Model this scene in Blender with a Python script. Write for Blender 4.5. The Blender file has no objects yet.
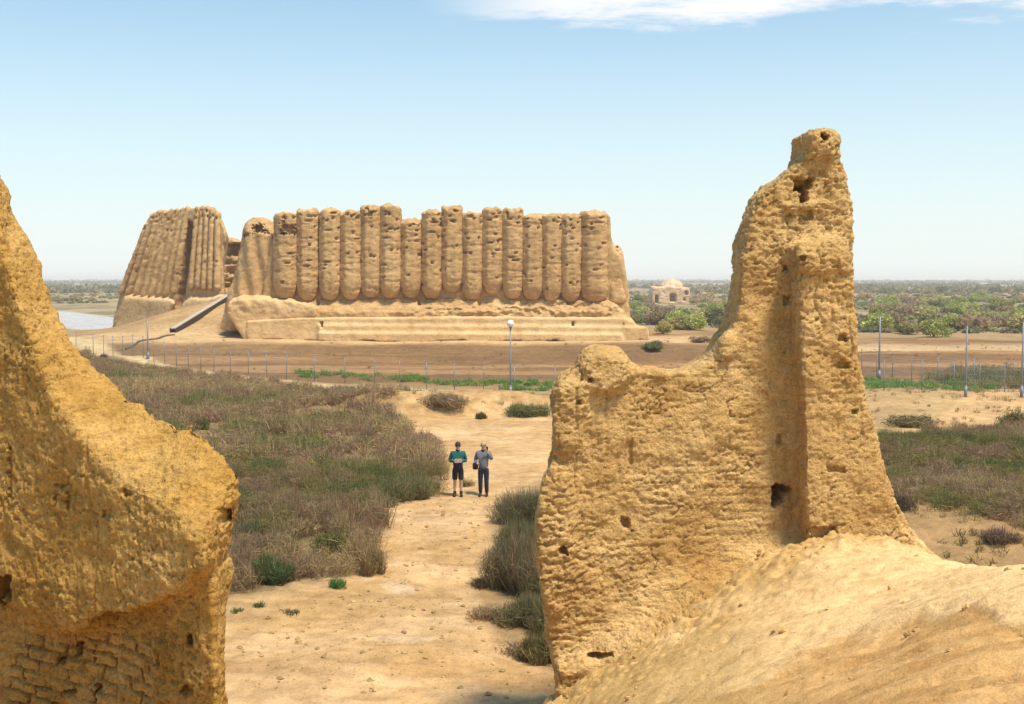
import bpy, math, random
import numpy as np
random.seed(7)
RNG = np.random.default_rng(11)
scene = bpy.context.scene
COL = scene.collection

# ------------------------------------------------------------------ camera maths
F = 1200.0
CAMZ = 6.8
PITCH = math.atan(73.0 / F)
CP, SP = math.cos(PITCH), math.sin(PITCH)


def at(px, py, Y):
    """point on the ray through photo pixel (px, py) at forward distance Y"""
    px = np.asarray(px, float); py = np.asarray(py, float); Y = np.asarray(Y, float)
    dx = px - 512
    dy = F * CP + (352 - py) * SP
    dz = (352 - py) * CP - F * SP
    t = Y / dy
    return np.stack(np.broadcast_arrays(dx * t, Y, CAMZ + dz * t), -1)


def proj(P):
    P = np.asarray(P, float)
    x, y, z = P[..., 0], P[..., 1], P[..., 2] - CAMZ
    f = y * CP - z * SP
    u = y * SP + z * CP
    f = np.where(np.abs(f) < 1e-3, 1e-3, f)
    return 512 + x / f * F, 352 - u / f * F


# ------------------------------------------------------------------ noise
_p = np.random.default_rng(3).permutation(256)
PERM = np.concatenate([_p, _p, _p])
_g = np.random.default_rng(4).normal(size=(256, 3))
GRAD = _g / np.linalg.norm(_g, axis=1)[:, None]


def perlin(P, seed=0):
    P = np.asarray(P, float) + np.array([seed * 17.31, seed * 9.77, seed * 5.13])
    i = np.floor(P).astype(np.int64)
    f = P - i
    i &= 255
    u = f * f * f * (f * (f * 6 - 15) + 10)
    out = np.zeros(len(P))
    for a in (0, 1):
        wx = u[:, 0] if a else 1 - u[:, 0]
        for b in (0, 1):
            wy = u[:, 1] if b else 1 - u[:, 1]
            for c in (0, 1):
                wz = u[:, 2] if c else 1 - u[:, 2]
                h = PERM[PERM[PERM[(i[:, 0] + a) & 255] + ((i[:, 1] + b) & 255)] + ((i[:, 2] + c) & 255)]
                g = GRAD[h]
                d = g[:, 0] * (f[:, 0] - a) + g[:, 1] * (f[:, 1] - b) + g[:, 2] * (f[:, 2] - c)
                out += wx * wy * wz * d
    return out * 1.5


def fbm(P, octv=3, seed=0, gain=.5):
    P = np.asarray(P, float)
    s = np.zeros(len(P)); a = 1.0; k = 1.0
    for o in range(octv):
        s += a * perlin(P * k, seed + o * 3)
        a *= gain; k *= 2.03
    return s


def sstep(a, b, x):
    t = np.clip((x - a) / (b - a), 0, 1)
    return t * t * (3 - 2 * t)


def xy0(x, y):
    return np.stack([x, y, np.zeros_like(x)], -1)


def in_poly(px, py, poly):
    inside = np.zeros(px.shape, bool)
    n = len(poly)
    for i in range(n):
        x1, y1 = poly[i]; x2, y2 = poly[(i + 1) % n]
        if y1 == y2:
            continue
        c = ((y1 > py) != (y2 > py)) & (px < (x2 - x1) * (py - y1) / (y2 - y1) + x1)
        inside ^= c
    return inside


# ------------------------------------------------------------------ object helpers
def tag(o, label=None, cat=None, group=None, kind=None):
    if label: o['label'] = label
    if cat: o['category'] = cat
    if group: o['group'] = group
    if kind: o['kind'] = kind
    return o


def link(o, parent=None):
    COL.objects.link(o)
    if parent is not None:
        o.parent = parent
    return o


def empty(name, loc=(0, 0, 0), rz=0):
    o = bpy.data.objects.new(name, None)
    o.location = loc
    o.rotation_euler = (0, 0, rz)
    o.empty_display_size = .2
    return link(o)


def mesh_data(name, V, faces, smooth=True):
    """faces: (N,3)/(N,4) array or a list of such arrays / tuples"""
    me = bpy.data.meshes.new(name)
    V = np.asarray(V, np.float32)
    if isinstance(faces, np.ndarray):
        faces = [faces]
    if len(faces) and isinstance(faces[0], (tuple, list)):
        tot = np.array([len(f) for f in faces], np.int32)
        idx = np.array([i for f in faces for i in f], np.int32)
    else:
        tot = np.concatenate([np.full(len(f), f.shape[1], np.int32) for f in faces])
        idx = np.concatenate([f.ravel() for f in faces]).astype(np.int32)
    st = np.concatenate([[0], np.cumsum(tot)[:-1]]).astype(np.int32)
    me.vertices.add(len(V)); me.vertices.foreach_set('co', V.ravel())
    me.loops.add(len(idx)); me.loops.foreach_set('vertex_index', idx)
    me.polygons.add(len(tot)); me.polygons.foreach_set('loop_start', st); me.polygons.foreach_set('loop_total', tot)
    me.update(calc_edges=True)
    me.polygons.foreach_set('use_smooth', np.full(len(tot), bool(smooth)))
    me.validate()
    return me


def add_color(me, C, name='tint'):
    C = np.asarray(C, np.float32)
    if C.shape[1] == 3:
        C = np.concatenate([C, np.ones((len(C), 1), np.float32)], 1)
    a = me.color_attributes.new(name, 'FLOAT_COLOR', 'POINT')
    a.data.foreach_set('color', C.ravel())


def obj(name, me, mat=None, parent=None):
    if mat is not None:
        me.materials.append(mat)
    return link(bpy.data.objects.new(name, me), parent)


def verts_np(me):
    a = np.empty(len(me.vertices) * 3, np.float32); me.vertices.foreach_get('co', a)
    return a.reshape(-1, 3).astype(float)


def normals_np(me):
    a = np.empty(len(me.vertices) * 3, np.float32); me.vertex_normals.foreach_get('vector', a)
    return a.reshape(-1, 3).astype(float)


def set_verts(me, V):
    me.vertices.foreach_set('co', np.asarray(V, np.float32).ravel()); me.update()


def loft(A, B):
    """closed solid between outlines A and B (same count)"""
    n = len(A)
    V = np.concatenate([A, B])
    fs = [tuple(range(n)), tuple(range(2 * n - 1, n - 1, -1))]
    for i in range(n):
        j = (i + 1) % n
        fs.append((j, i, n + i, n + j))
    return V, fs


def multi_loft(rings):
    n = len(rings[0])
    V = np.concatenate(rings)
    m = len(rings)
    fs = [tuple(range(n)), tuple(range(n * m - 1, n * (m - 1) - 1, -1))]
    for k in range(m - 1):
        for i in range(n):
            j = (i + 1) % n
            fs.append((k * n + j, k * n + i, (k + 1) * n + i, (k + 1) * n + j))
    return V, fs


def solid_remesh(name, solids, coarse, fine, smooth1=6, smooth2=3):
    V = []; fs = []; o = 0
    for v, f in solids:
        V.append(v); fs += [tuple(i + o for i in q) for q in f]; o += len(v)
    me = mesh_data(name, np.concatenate(V), fs)
    import bmesh
    bm = bmesh.new(); bm.from_mesh(me)
    bmesh.ops.recalc_face_normals(bm, faces=bm.faces[:])
    bmesh.ops.triangulate(bm, faces=bm.faces[:])
    bm.to_mesh(me); bm.free()
    t = bpy.data.objects.new(name, me); COL.objects.link(t)
    m = t.modifiers.new('a', 'REMESH'); m.mode = 'VOXEL'; m.voxel_size = coarse
    m = t.modifiers.new('b', 'SMOOTH'); m.factor = .5; m.iterations = smooth1
    m = t.modifiers.new('c', 'REMESH'); m.mode = 'VOXEL'; m.voxel_size = fine
    m = t.modifiers.new('d', 'SMOOTH'); m.factor = .5; m.iterations = smooth2
    dg = bpy.context.evaluated_depsgraph_get()
    out = bpy.data.meshes.new_from_object(t.evaluated_get(dg))
    out.name = name
    bpy.data.objects.remove(t)
    out.polygons.foreach_set('use_smooth', np.full(len(out.polygons), True))
    return out


def smooth_closed(pts, step=10):
    """densify a pixel outline so remeshing follows it"""
    out = []
    n = len(pts)
    for i in range(n):
        a = np.array(pts[i], float); b = np.array(pts[(i + 1) % n], float)
        out.append(a)
    return np.array(out)


def holes(V, N, lst, noise=.55):
    """push front-facing vertices inward inside the listed pixel boxes (px, py, w, h, depth)"""
    px, py = proj(V)
    front = N[:, 1] < -.05
    q = fbm(V * 9, 2, 41) * noise
    for (hx, hy, w, h, d) in lst:
        e = np.maximum(np.abs(px - hx) / (w / 2), np.abs(py - hy) / (h / 2)) + q
        k = 1 - sstep(.72, 1.12, e)
        V[:, 1] += np.where(front, k * d, 0)
    return V


# ------------------------------------------------------------------ materials
def new_mat(name):
    m = bpy.data.materials.new(name); m.use_nodes = True
    nt = m.node_tree
    for n in list(nt.nodes):
        nt.nodes.remove(n)
    out = nt.nodes.new('ShaderNodeOutputMaterial')
    b = nt.nodes.new('ShaderNodeBsdfPrincipled')
    b.inputs['Roughness'].default_value = .95
    b.inputs['Specular IOR Level'].default_value = .15
    nt.links.new(b.outputs[0], out.inputs['Surface'])
    return m, nt, b, out


def nd(nt, t, **kw):
    n = nt.nodes.new(t)
    for k, v in kw.items():
        setattr(n, k, v)
    return n


def noise_node(nt, coord, scale, detail=4, rough=.55, vec_scale=None):
    src = coord
    if vec_scale is not None:
        mp = nd(nt, 'ShaderNodeMapping'); mp.inputs['Scale'].default_value = vec_scale
        nt.links.new(coord, mp.inputs['Vector']); src = mp.outputs[0]
    n = nd(nt, 'ShaderNodeTexNoise'); n.inputs['Scale'].default_value = scale
    n.inputs['Detail'].default_value = detail; n.inputs['Roughness'].default_value = rough
    nt.links.new(src, n.inputs['Vector'])
    return n


def ramp(nt, fac, stops):
    r = nd(nt, 'ShaderNodeValToRGB')
    e = r.color_ramp.elements
    while len(e) < len(stops):
        e.new(.5)
    for q, (p, c) in zip(e, stops):
        q.position = p; q.color = (*c, 1) if len(c) == 3 else c
    nt.links.new(fac, r.inputs[0])
    return r


def mixc(nt, fac, a, b, mode='MIX'):
    m = nd(nt, 'ShaderNodeMix', data_type='RGBA', blend_type=mode)
    for s, v in (('Factor', fac), ('A', a), ('B', b)):
        i = [q for q in m.inputs if q.name == s and (q.type == 'RGBA' if s != 'Factor' else q.type == 'VALUE')][0]
        if hasattr(v, 'node'):
            nt.links.new(v, i)
        elif s == 'Factor':
            i.default_value = v
        else:
            i.default_value = (*v, 1)
    return [q for q in m.outputs if q.type == 'RGBA'][0]


def bump(nt, b, layers, coord):
    """layers: (height socket, strength, distance)"""
    last = None
    for h, s, d in layers:
        n = nd(nt, 'ShaderNodeBump'); n.inputs['Strength'].default_value = s; n.inputs['Distance'].default_value = d
        nt.links.new(h, n.inputs['Height'])
        if last is not None:
            nt.links.new(last, n.inputs['Normal'])
        last = n.outputs[0]
    nt.links.new(last, b.inputs['Normal'])


def adobe_mat(name, base, dark, pale, k=1.0, fine=1.0, bstr=.8):
    """earthen wall: k scales the pattern (1 = near wall, metres)"""
    m, nt, b, out = new_mat(name)
    tc = nd(nt, 'ShaderNodeTexCoord').outputs['Object']
    n1 = noise_node(nt, tc, .9 * k, 5, .6)
    n2 = noise_node(nt, tc, 7 * k, 5, .65)
    n3 = noise_node(nt, tc, 3.0 * k, 4, .6, (1, 1, 4.5))
    n4 = noise_node(nt, tc, 34 * k, 3, .6)
    n5 = noise_node(nt, tc, 110 * k, 2, .6)
    c = ramp(nt, n1.outputs[0], [(.32, dark), (.5, base), (.7, pale)]).outputs[0]
    s2 = ramp(nt, n2.outputs[0], [(.3, (.72, .70, .66)), (.5, (1, 1, 1)), (.7, (1.18, 1.16, 1.12))]).outputs[0]
    c = mixc(nt, .75, c, s2, 'MULTIPLY')
    s3 = ramp(nt, n3.outputs[0], [(.35, (.80, .77, .72)), (.55, (1.05, 1.04, 1.02))]).outputs[0]
    c = mixc(nt, .6, c, s3, 'MULTIPLY')
    s4 = ramp(nt, n4.outputs[0], [(.36, (.66, .62, .55)), (.54, (1.06, 1.06, 1.05))]).outputs[0]
    c = mixc(nt, .6 * fine, c, s4, 'MULTIPLY')
    nt.links.new(c, b.inputs['Base Color'])
    bump(nt, b, [(n2.outputs[0], bstr * .7, .06 / k), (n4.outputs[0], bstr, .022 / k), (n5.outputs[0], bstr * .8, .006 / k)], tc)
    return m


def plain_mat(name, col, rough=.8, metal=0, var=.25, scale=8, spec=.3):
    m, nt, b, out = new_mat(name)
    tc = nd(nt, 'ShaderNodeTexCoord').outputs['Object']
    n = noise_node(nt, tc, scale, 3)
    lo = tuple(c * (1 - var) for c in col); hi = tuple(min(1, c * (1 + var)) for c in col)
    c = ramp(nt, n.outputs[0], [(.3, lo), (.7, hi)]).outputs[0]
    nt.links.new(c, b.inputs['Base Color'])
    b.inputs['Roughness'].default_value = rough; b.inputs['Metallic'].default_value = metal
    b.inputs['Specular IOR Level'].default_value = spec
    return m


def leaf_mat(name, gain=1.0, trans=.25):
    m, nt, b, out = new_mat(name)
    a = nd(nt, 'ShaderNodeAttribute', attribute_name='tint')
    oi = nd(nt, 'ShaderNodeObjectInfo')
    h = nd(nt, 'ShaderNodeHueSaturation')
    mr = nd(nt, 'ShaderNodeMapRange'); mr.inputs['To Min'].default_value = .75 * gain; mr.inputs['To Max'].default_value = 1.25 * gain
    nt.links.new(oi.outputs['Random'], mr.inputs['Value'])
    nt.links.new(mr.outputs[0], h.inputs['Value'])
    nt.links.new(a.outputs['Color'], h.inputs['Color'])
    nt.links.new(h.outputs[0], b.inputs['Base Color'])
    t = nd(nt, 'ShaderNodeBsdfTranslucent'); nt.links.new(h.outputs[0], t.inputs['Color'])
    mx = nd(nt, 'ShaderNodeMixShader'); mx.inputs[0].default_value = trans
    nt.links.new(b.outputs[0], mx.inputs[1]); nt.links.new(t.outputs[0], mx.inputs[2])
    nt.links.new(mx.outputs[0], out.inputs['Surface'])
    return m


M = {}
M['wall'] = adobe_mat('adobe', (.61, .385, .152), (.50, .29, .10), (.69, .465, .21), 1.0, 1.0, 1.2)
M['wall2'] = adobe_mat('dark_adobe', (.52, .295, .08), (.41, .215, .045), (.60, .365, .125), 1.3, 1.0, 1.2)
M['fort'] = adobe_mat('fort_adobe', (.53, .33, .15), (.45, .27, .115), (.60, .395, .19), .22, .7, .5)
M['fortplaster'] = adobe_mat('fort_plaster', (.65, .435, .22), (.58, .37, .175), (.71, .50, .27), .16, .4, .3)
M['fortpale'] = adobe_mat('tomb_adobe', (.66, .46, .30), (.58, .39, .24), (.70, .52, .35), .3, .6, .4)
M['leaf'] = leaf_mat('foliage', 1.12, .45)
M['twig'] = leaf_mat('dry_twigs', 1.1, .32)
M['bark'] = plain_mat('bark', (.14, .10, .065), .9, 0, .3, 20)
M['steel'] = plain_mat('painted_steel', (.22, .23, .24), .55, .3, .15, 4)
M['greysteel'] = plain_mat('galvanised_steel', (.42, .43, .43), .5, .5, .12, 4)
M['lampglass'] = plain_mat('opal_glass', (.82, .83, .80), .25, 0, .03, 4, .5)
M['wood'] = plain_mat('dark_timber', (.055, .042, .034), .8, 0, .3, 10)
M['plank'] = plain_mat('weathered_plank', (.44, .36, .27), .85, 0, .2, 6)
M['white'] = plain_mat('whitewash', (.72, .70, .66), .8, 0, .06, 2)
M['roofgrey'] = plain_mat('roof_sheet', (.36, .33, .31), .7, 0, .15, 2)

# ---- soil (vertex colour holds the kind of soil that lies there)
def soil_mat(name, near=1.0):
    m, nt, b, out = new_mat(name)
    tc = nd(nt, 'ShaderNodeTexCoord').outputs['Object']
    a = nd(nt, 'ShaderNodeAttribute', attribute_name='tint')
    n1 = noise_node(nt, tc, .35, 5, .6)
    n2 = noise_node(nt, tc, 2.3, 6, .62)
    n3 = noise_node(nt, tc, 22, 4, .65)
    n4 = noise_node(nt, tc, 1.1, 5, .6, (.35, 1.6, 1))
    c = mixc(nt, .7, a.outputs['Color'], ramp(nt, n1.outputs[0], [(.3, (.78, .76, .72)), (.7, (1.18, 1.17, 1.15))]).outputs[0], 'MULTIPLY')
    c = mixc(nt, .75, c, ramp(nt, n2.outputs[0], [(.32, (.72, .69, .64)), (.6, (1.12, 1.11, 1.1))]).outputs[0], 'MULTIPLY')
    c = mixc(nt, .5, c, ramp(nt, n4.outputs[0], [(.35, (.78, .75, .70)), (.6, (1.1, 1.1, 1.08))]).outputs[0], 'MULTIPLY')
    c = mixc(nt, .6, c, ramp(nt, n3.outputs[0], [(.36, (.68, .65, .60)), (.5, (1.02, 1.02, 1.02))]).outputs[0], 'MULTIPLY')
    nt.links.new(c, b.inputs['Base Color'])
    bump(nt, b, [(n2.outputs[0], .7, .16), (n3.outputs[0], .9, .03)], tc)
    return m


M['soil'] = soil_mat('soil')


def mound_mat():
    m, nt, b, out = new_mat('mound_soil')
    tc = nd(nt, 'ShaderNodeTexCoord').outputs['Object']
    a = nd(nt, 'ShaderNodeAttribute', attribute_name='tint')
    mp = nd(nt, 'ShaderNodeMapping'); mp.inputs['Rotation'].default_value = (0, 0, math.radians(28))
    nt.links.new(tc, mp.inputs['Vector'])
    r = mp.outputs[0]
    n1 = noise_node(nt, r, 2.2, 6, .66, (.8, 2.2, 1))
    n2 = noise_node(nt, r, 7, 6, .72, (.85, 1.35, 1))
    n3 = noise_node(nt, tc, 45, 4, .65)
    c = mixc(nt, .65, a.outputs['Color'], ramp(nt, n1.outputs[0], [(.34, (.74, .66, .55)), (.52, (1, 1, 1)), (.7, (1.1, 1.12, 1.15))]).outputs[0], 'MULTIPLY')
    c = mixc(nt, .6, c, ramp(nt, n2.outputs[0], [(.34, (.72, .65, .56)), (.52, (1.04, 1.04, 1.04))]).outputs[0], 'MULTIPLY')
    c = mixc(nt, .5, c, ramp(nt, n3.outputs[0], [(.36, (.76, .73, .68)), (.55, (1.05, 1.05, 1.05))]).outputs[0], 'MULTIPLY')
    nt.links.new(c, b.inputs['Base Color'])
    bump(nt, b, [(n1.outputs[0], .4, .05), (n2.outputs[0], .8, .04), (n3.outputs[0], .9, .012)], tc)
    return m


M['mound'] = mound_mat()

# ------------------------------------------------------------------ terrain
def gauss(x, y, cx, cy, sx, sy, h):
    return h * np.exp(-((x - cx) / sx) ** 2 / 2 - ((y - cy) / sy) ** 2 / 2)


def gz_smooth(x, y):
    x = np.asarray(x, float); y = np.asarray(y, float)
    z = sstep(107.5, 112, y) * sstep(-62, -40, x) * (1 - sstep(20, 34, x)) * (1 - sstep(150, 175, y)) * .85
    z = z + gauss(x, y, -35, 143, 6.5, 11, 2.6)
    z = z + gauss(x, y, -31, 133, 5, 6, 1.9)
    z = z + gauss(x, y, -5.6, 61.5, 3.0, 1.2, .95) + gauss(x, y, -.4, 62.5, 2.4, 1.1, .85) + gauss(x, y, -9.5, 60, 2, 1.2, .3)
    z = z + gauss(x, y, 22, 64, 9, 4, .7) + gauss(x, y, 14.5, 33, 3.5, 3.2, .55)
    z = z + gauss(x, y, -6, 31, 4, 4, .12)
    z = z + gauss(x, y, -22, 100.5, 22, 2.2, .35) + gauss(x, y, 8, 99.5, 12, 2.0, .4) + gauss(x, y, 40, 101, 14, 3, .7)
    return z


def gz(x, y):
    x = np.asarray(x, float); y = np.asarray(y, float)
    P = xy0(np.atleast_1d(x).ravel(), np.atleast_1d(y).ravel())
    yy = P[:, 1]
    z = gz_smooth(P[:, 0], yy)
    fade = 1 - sstep(200, 900, yy)
    z = z + (fbm(P * .16, 3, 5) * .16 + fbm(P * .9, 3, 8) * .045 * (1 - sstep(60, 140, yy)) + (fbm(P * np.array([1.6, 2.6, 1]), 3, 14) * .03 + fbm(P * 4.2, 3, 12, .6) * .022 - .05 * np.clip(perlin(P * 3.1, 15) - .3, 0, 1)) * (1 - sstep(35, 60, yy))) * fade
    return z.reshape(np.shape(x)) if np.ndim(x) else float(z[0])


def on_ground(px, py):
    Y = 6.8 * 1200 / max(py - 279.0, 1)
    for _ in range(12):
        p = at(px, py, Y)
        z = gz(float(p[0]), float(p[1]))
        Y = Y * .5 + .5 * (CAMZ - z) / max((CAMZ - p[2]) / Y, 1e-5)
    p = at(px, py, Y)
    return np.array([p[0], p[1], gz(float(p[0]), float(p[1]))])


PATH_POLY = [(150, 760), (200, 640), (232, 604), (300, 592), (360, 583), (384, 545), (388, 512), (430, 498), (446, 474), (442, 452), (418, 436), (396, 424), (392, 410), (428, 404), (470, 410), (512, 404), (552, 414), (560, 470), (522, 486), (500, 510), (492, 545), (470, 582), (470, 606), (500, 640), (548, 664), (610, 690), (640, 760)]
PATH2 = [(880, 436), (930, 424), (958, 412), (996, 400), (1060, 396), (1060, 420), (1004, 422), (990, 432), (940, 440)]
TRACK = [(60, 344), (96, 350), (150, 361), (200, 371), (262, 378), (330, 384), (400, 387), (470, 392), (470, 399), (400, 392), (330, 389), (262, 384), (200, 377), (150, 366), (96, 356), (60, 351)]
ROAD = [(20, 308), (74, 312), (112, 317), (150, 322), (150, 334), (112, 331), (74, 329), (20, 326)]


def blur_poly(px, py, poly, w):
    acc = np.zeros(px.shape)
    k = 0
    for dx, dy in ((0, 0), (1, 0), (-1, 0), (0, .5), (0, -.5), (.7, .35), (-.7, .35), (.7, -.35), (-.7, -.35), (.35, .18), (-.35, .18), (.35, -.18), (-.35, -.18)):
        acc += in_poly(px + dx * w, py + dy * w, poly); k += 1
    return acc / k


def soil_color(x, y):
    P = xy0(x, y)
    zs = np.zeros_like(x)
    px, py = proj(np.stack([x, y, zs], -1))
    n = fbm(P * .5, 3, 21); n2 = fbm(P * .08, 3, 22); n3 = fbm(P * 1.7, 3, 23)
    wob = n * 10 * np.clip((py - 330) / 200, .1, 1.3)
    base = np.array([.36, .235, .115]); sand = np.array([.56, .355, .175]); red = np.array([.27, .145, .062])
    veg = np.array([.22, .155, .085]); farc = np.array([.30, .24, .13])
    C = np.tile(base, (len(x), 1))
    def over(c, k):
        nonlocal C
        C = C * (1 - k[:, None]) + np.asarray(c)[None, :] * k[:, None]
    # brush country beyond the fort
    over(farc, sstep(128, 175, y))
    over([.40, .29, .17], sstep(128, 175, y) * sstep(.05, .3, n2) * .8)
    over([.19, .165, .09], sstep(170, 230, y) * sstep(-.05, -.25, n2) * .8)
    # reddish worked earth around the fort
    r = sstep(74, 80, y) * (1 - sstep(128, 138, y + n2 * 12))
    over(red, r)
    band = fbm(np.stack([x * .02, y * .22, zs], -1), 3, 31)
    over([.38, .225, .11], r * sstep(.05, .25, band) * .8)
    over([.20, .115, .055], r * sstep(-.0, -.2, band) * .9)
    over([.62, .44, .24], r * sstep(110.5, 113, y) * (1 - sstep(120, 130, y)) * .7)
    over([.19, .115, .055], r * sstep(102, 106, y + n2 * 5) * (1 - sstep(110.5, 111.5, y)) * .75 * sstep(-60, -38, x) * (1 - sstep(18, 30, x)))
    over([.56, .37, .18], r * np.clip(gauss(x, y, -35, 141, 9, 13, 1.2), 0, 1) * .8)
    # under the brush
    lf = blur_poly(px + wob, py + wob * .4, [(-190, 328), (60, 350), (300, 384), (400, 396), (470, 404), (396, 418), (440, 452), (440, 490), (380, 520), (370, 582), (230, 602), (60, 610), (-190, 570)], 5)
    over(veg, lf * .9)
    over([.40, .28, .14], lf * sstep(.12, .35, n3) * .5)
    rf = blur_poly(px + wob, py + wob * .4, [(750, 436), (1100, 430), (1100, 550), (960, 530), (905, 508), (750, 505)], 5)
    over(veg, rf * .9)
    over([.37, .225, .10], blur_poly(px, py, [(880, 500), (960, 515), (1100, 550), (1100, 640), (900, 640)], 4) * .8)
    over([.45, .30, .145], blur_poly(px + wob, py, [(760, 392), (1100, 390), (1100, 436), (860, 438)], 3) * .9)
    p = blur_poly(px + wob, py + wob * .5, PATH_POLY, 9)
    p2 = blur_poly(px + wob * .5, py, PATH2, 3)
    over(sand, np.maximum(p, p2) * .95)
    over([.50, .295, .12], p * sstep(.0, .3, n) * .6)
    over([.66, .44, .24], p * sstep(.1, .4, fbm(P * np.array([.35, .7, 1]), 3, 27)) * .6)
    over([.40, .25, .105], blur_poly(px, py, [(200, 600), (300, 594), (372, 584), (470, 590), (430, 606), (330, 616), (230, 640)], 10) * .5)
    over([.62, .44, .28], blur_poly(px + wob * .3, py + wob * .1, [(383, 590), (405, 588), (420, 592), (412, 596), (390, 595)], 3))
    over([.62, .43, .26], blur_poly(px + wob * .3, py + wob * .1, [(372, 640), (410, 634), (440, 642), (410, 648), (380, 647)], 4) * .7)
    kn = np.clip(gauss(x, y, -5.6, 60.6, 3.4, 1.1, 1.1) + gauss(x, y, -.4, 61.7, 2.8, 1.0, 1.1), 0, 1)
    over([.42, .255, .10], kn * sstep(-.25, .15, n3) * .85)
    t = blur_poly(px, py, TRACK, 2)
    over([.60, .45, .25], t * .9)
    rd = blur_poly(px, py, ROAD, 1)
    over([.45, .45, .46], rd)
    return C, p, rd


def build_ground():
    pys = np.concatenate([279 + np.array([.9, 1.1, 1.35, 1.7, 2.1, 2.6, 3.2, 4, 4.8]), np.arange(284.6, 400, .55), np.arange(400, 720, 1.0), np.arange(720, 1180, 6)])
    Y = 6.8 * 1200 / (pys - 279.0)
    pxs = np.concatenate([np.arange(-520, 0, 12), np.arange(0, 1024, 2.6), np.arange(1024, 1560, 12)])
    X = (pxs[None, :] - 512) / 1200 * Y[:, None] * 1.0
    YY = np.repeat(Y[:, None], len(pxs), 1)
    x = X.ravel(); y = YY.ravel()
    z = gz(x, y)
    z[y > 900] -= 0
    V = np.stack([x, y, z], -1)
    C, p, rd = soil_color(x, y)
    nr, nc = X.shape
    idx = np.arange(nr * nc).reshape(nr, nc)
    q = np.stack([idx[:-1, :-1], idx[:-1, 1:], idx[1:, 1:], idx[1:, :-1]], -1).reshape(-1, 4)[:, ::-1]
    fp = p[q].mean(1) > .5
    fr = (rd[q].mean(1) > .5) & ~fp
    for nm, mask in (('ground', ~(fp | fr)), ('path', fp), ('road', fr)):
        f = q[mask]
        u, inv = np.unique(f.ravel(), return_inverse=True)
        Vs = V[u]; Cs = C[u]
        if nm == 'ground':
            k = len(Vs)
            y0 = float(Y.min()) + .3
            ex = np.array([[-90, -79, -.12], [90, -79, -.12], [90, y0, -.12], [-90, y0, -.12]])
            Vs = np.concatenate([Vs, ex]); Cs = np.concatenate([Cs, np.tile([.33, .235, .115], (4, 1))])
            me = mesh_data(nm, Vs, [inv.reshape(-1, 4), np.array([[k, k + 1, k + 2, k + 3]])])
        else:
            me = mesh_data(nm, Vs, inv.reshape(-1, 4))
        add_color(me, Cs)
        tag(obj(nm, me, M['soil']), kind='structure')


build_ground()

# ------------------------------------------------------------------ the near mound
def Yw(px):
    return 16.6 + (np.asarray(px, float) - 560) / 300.0


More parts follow.
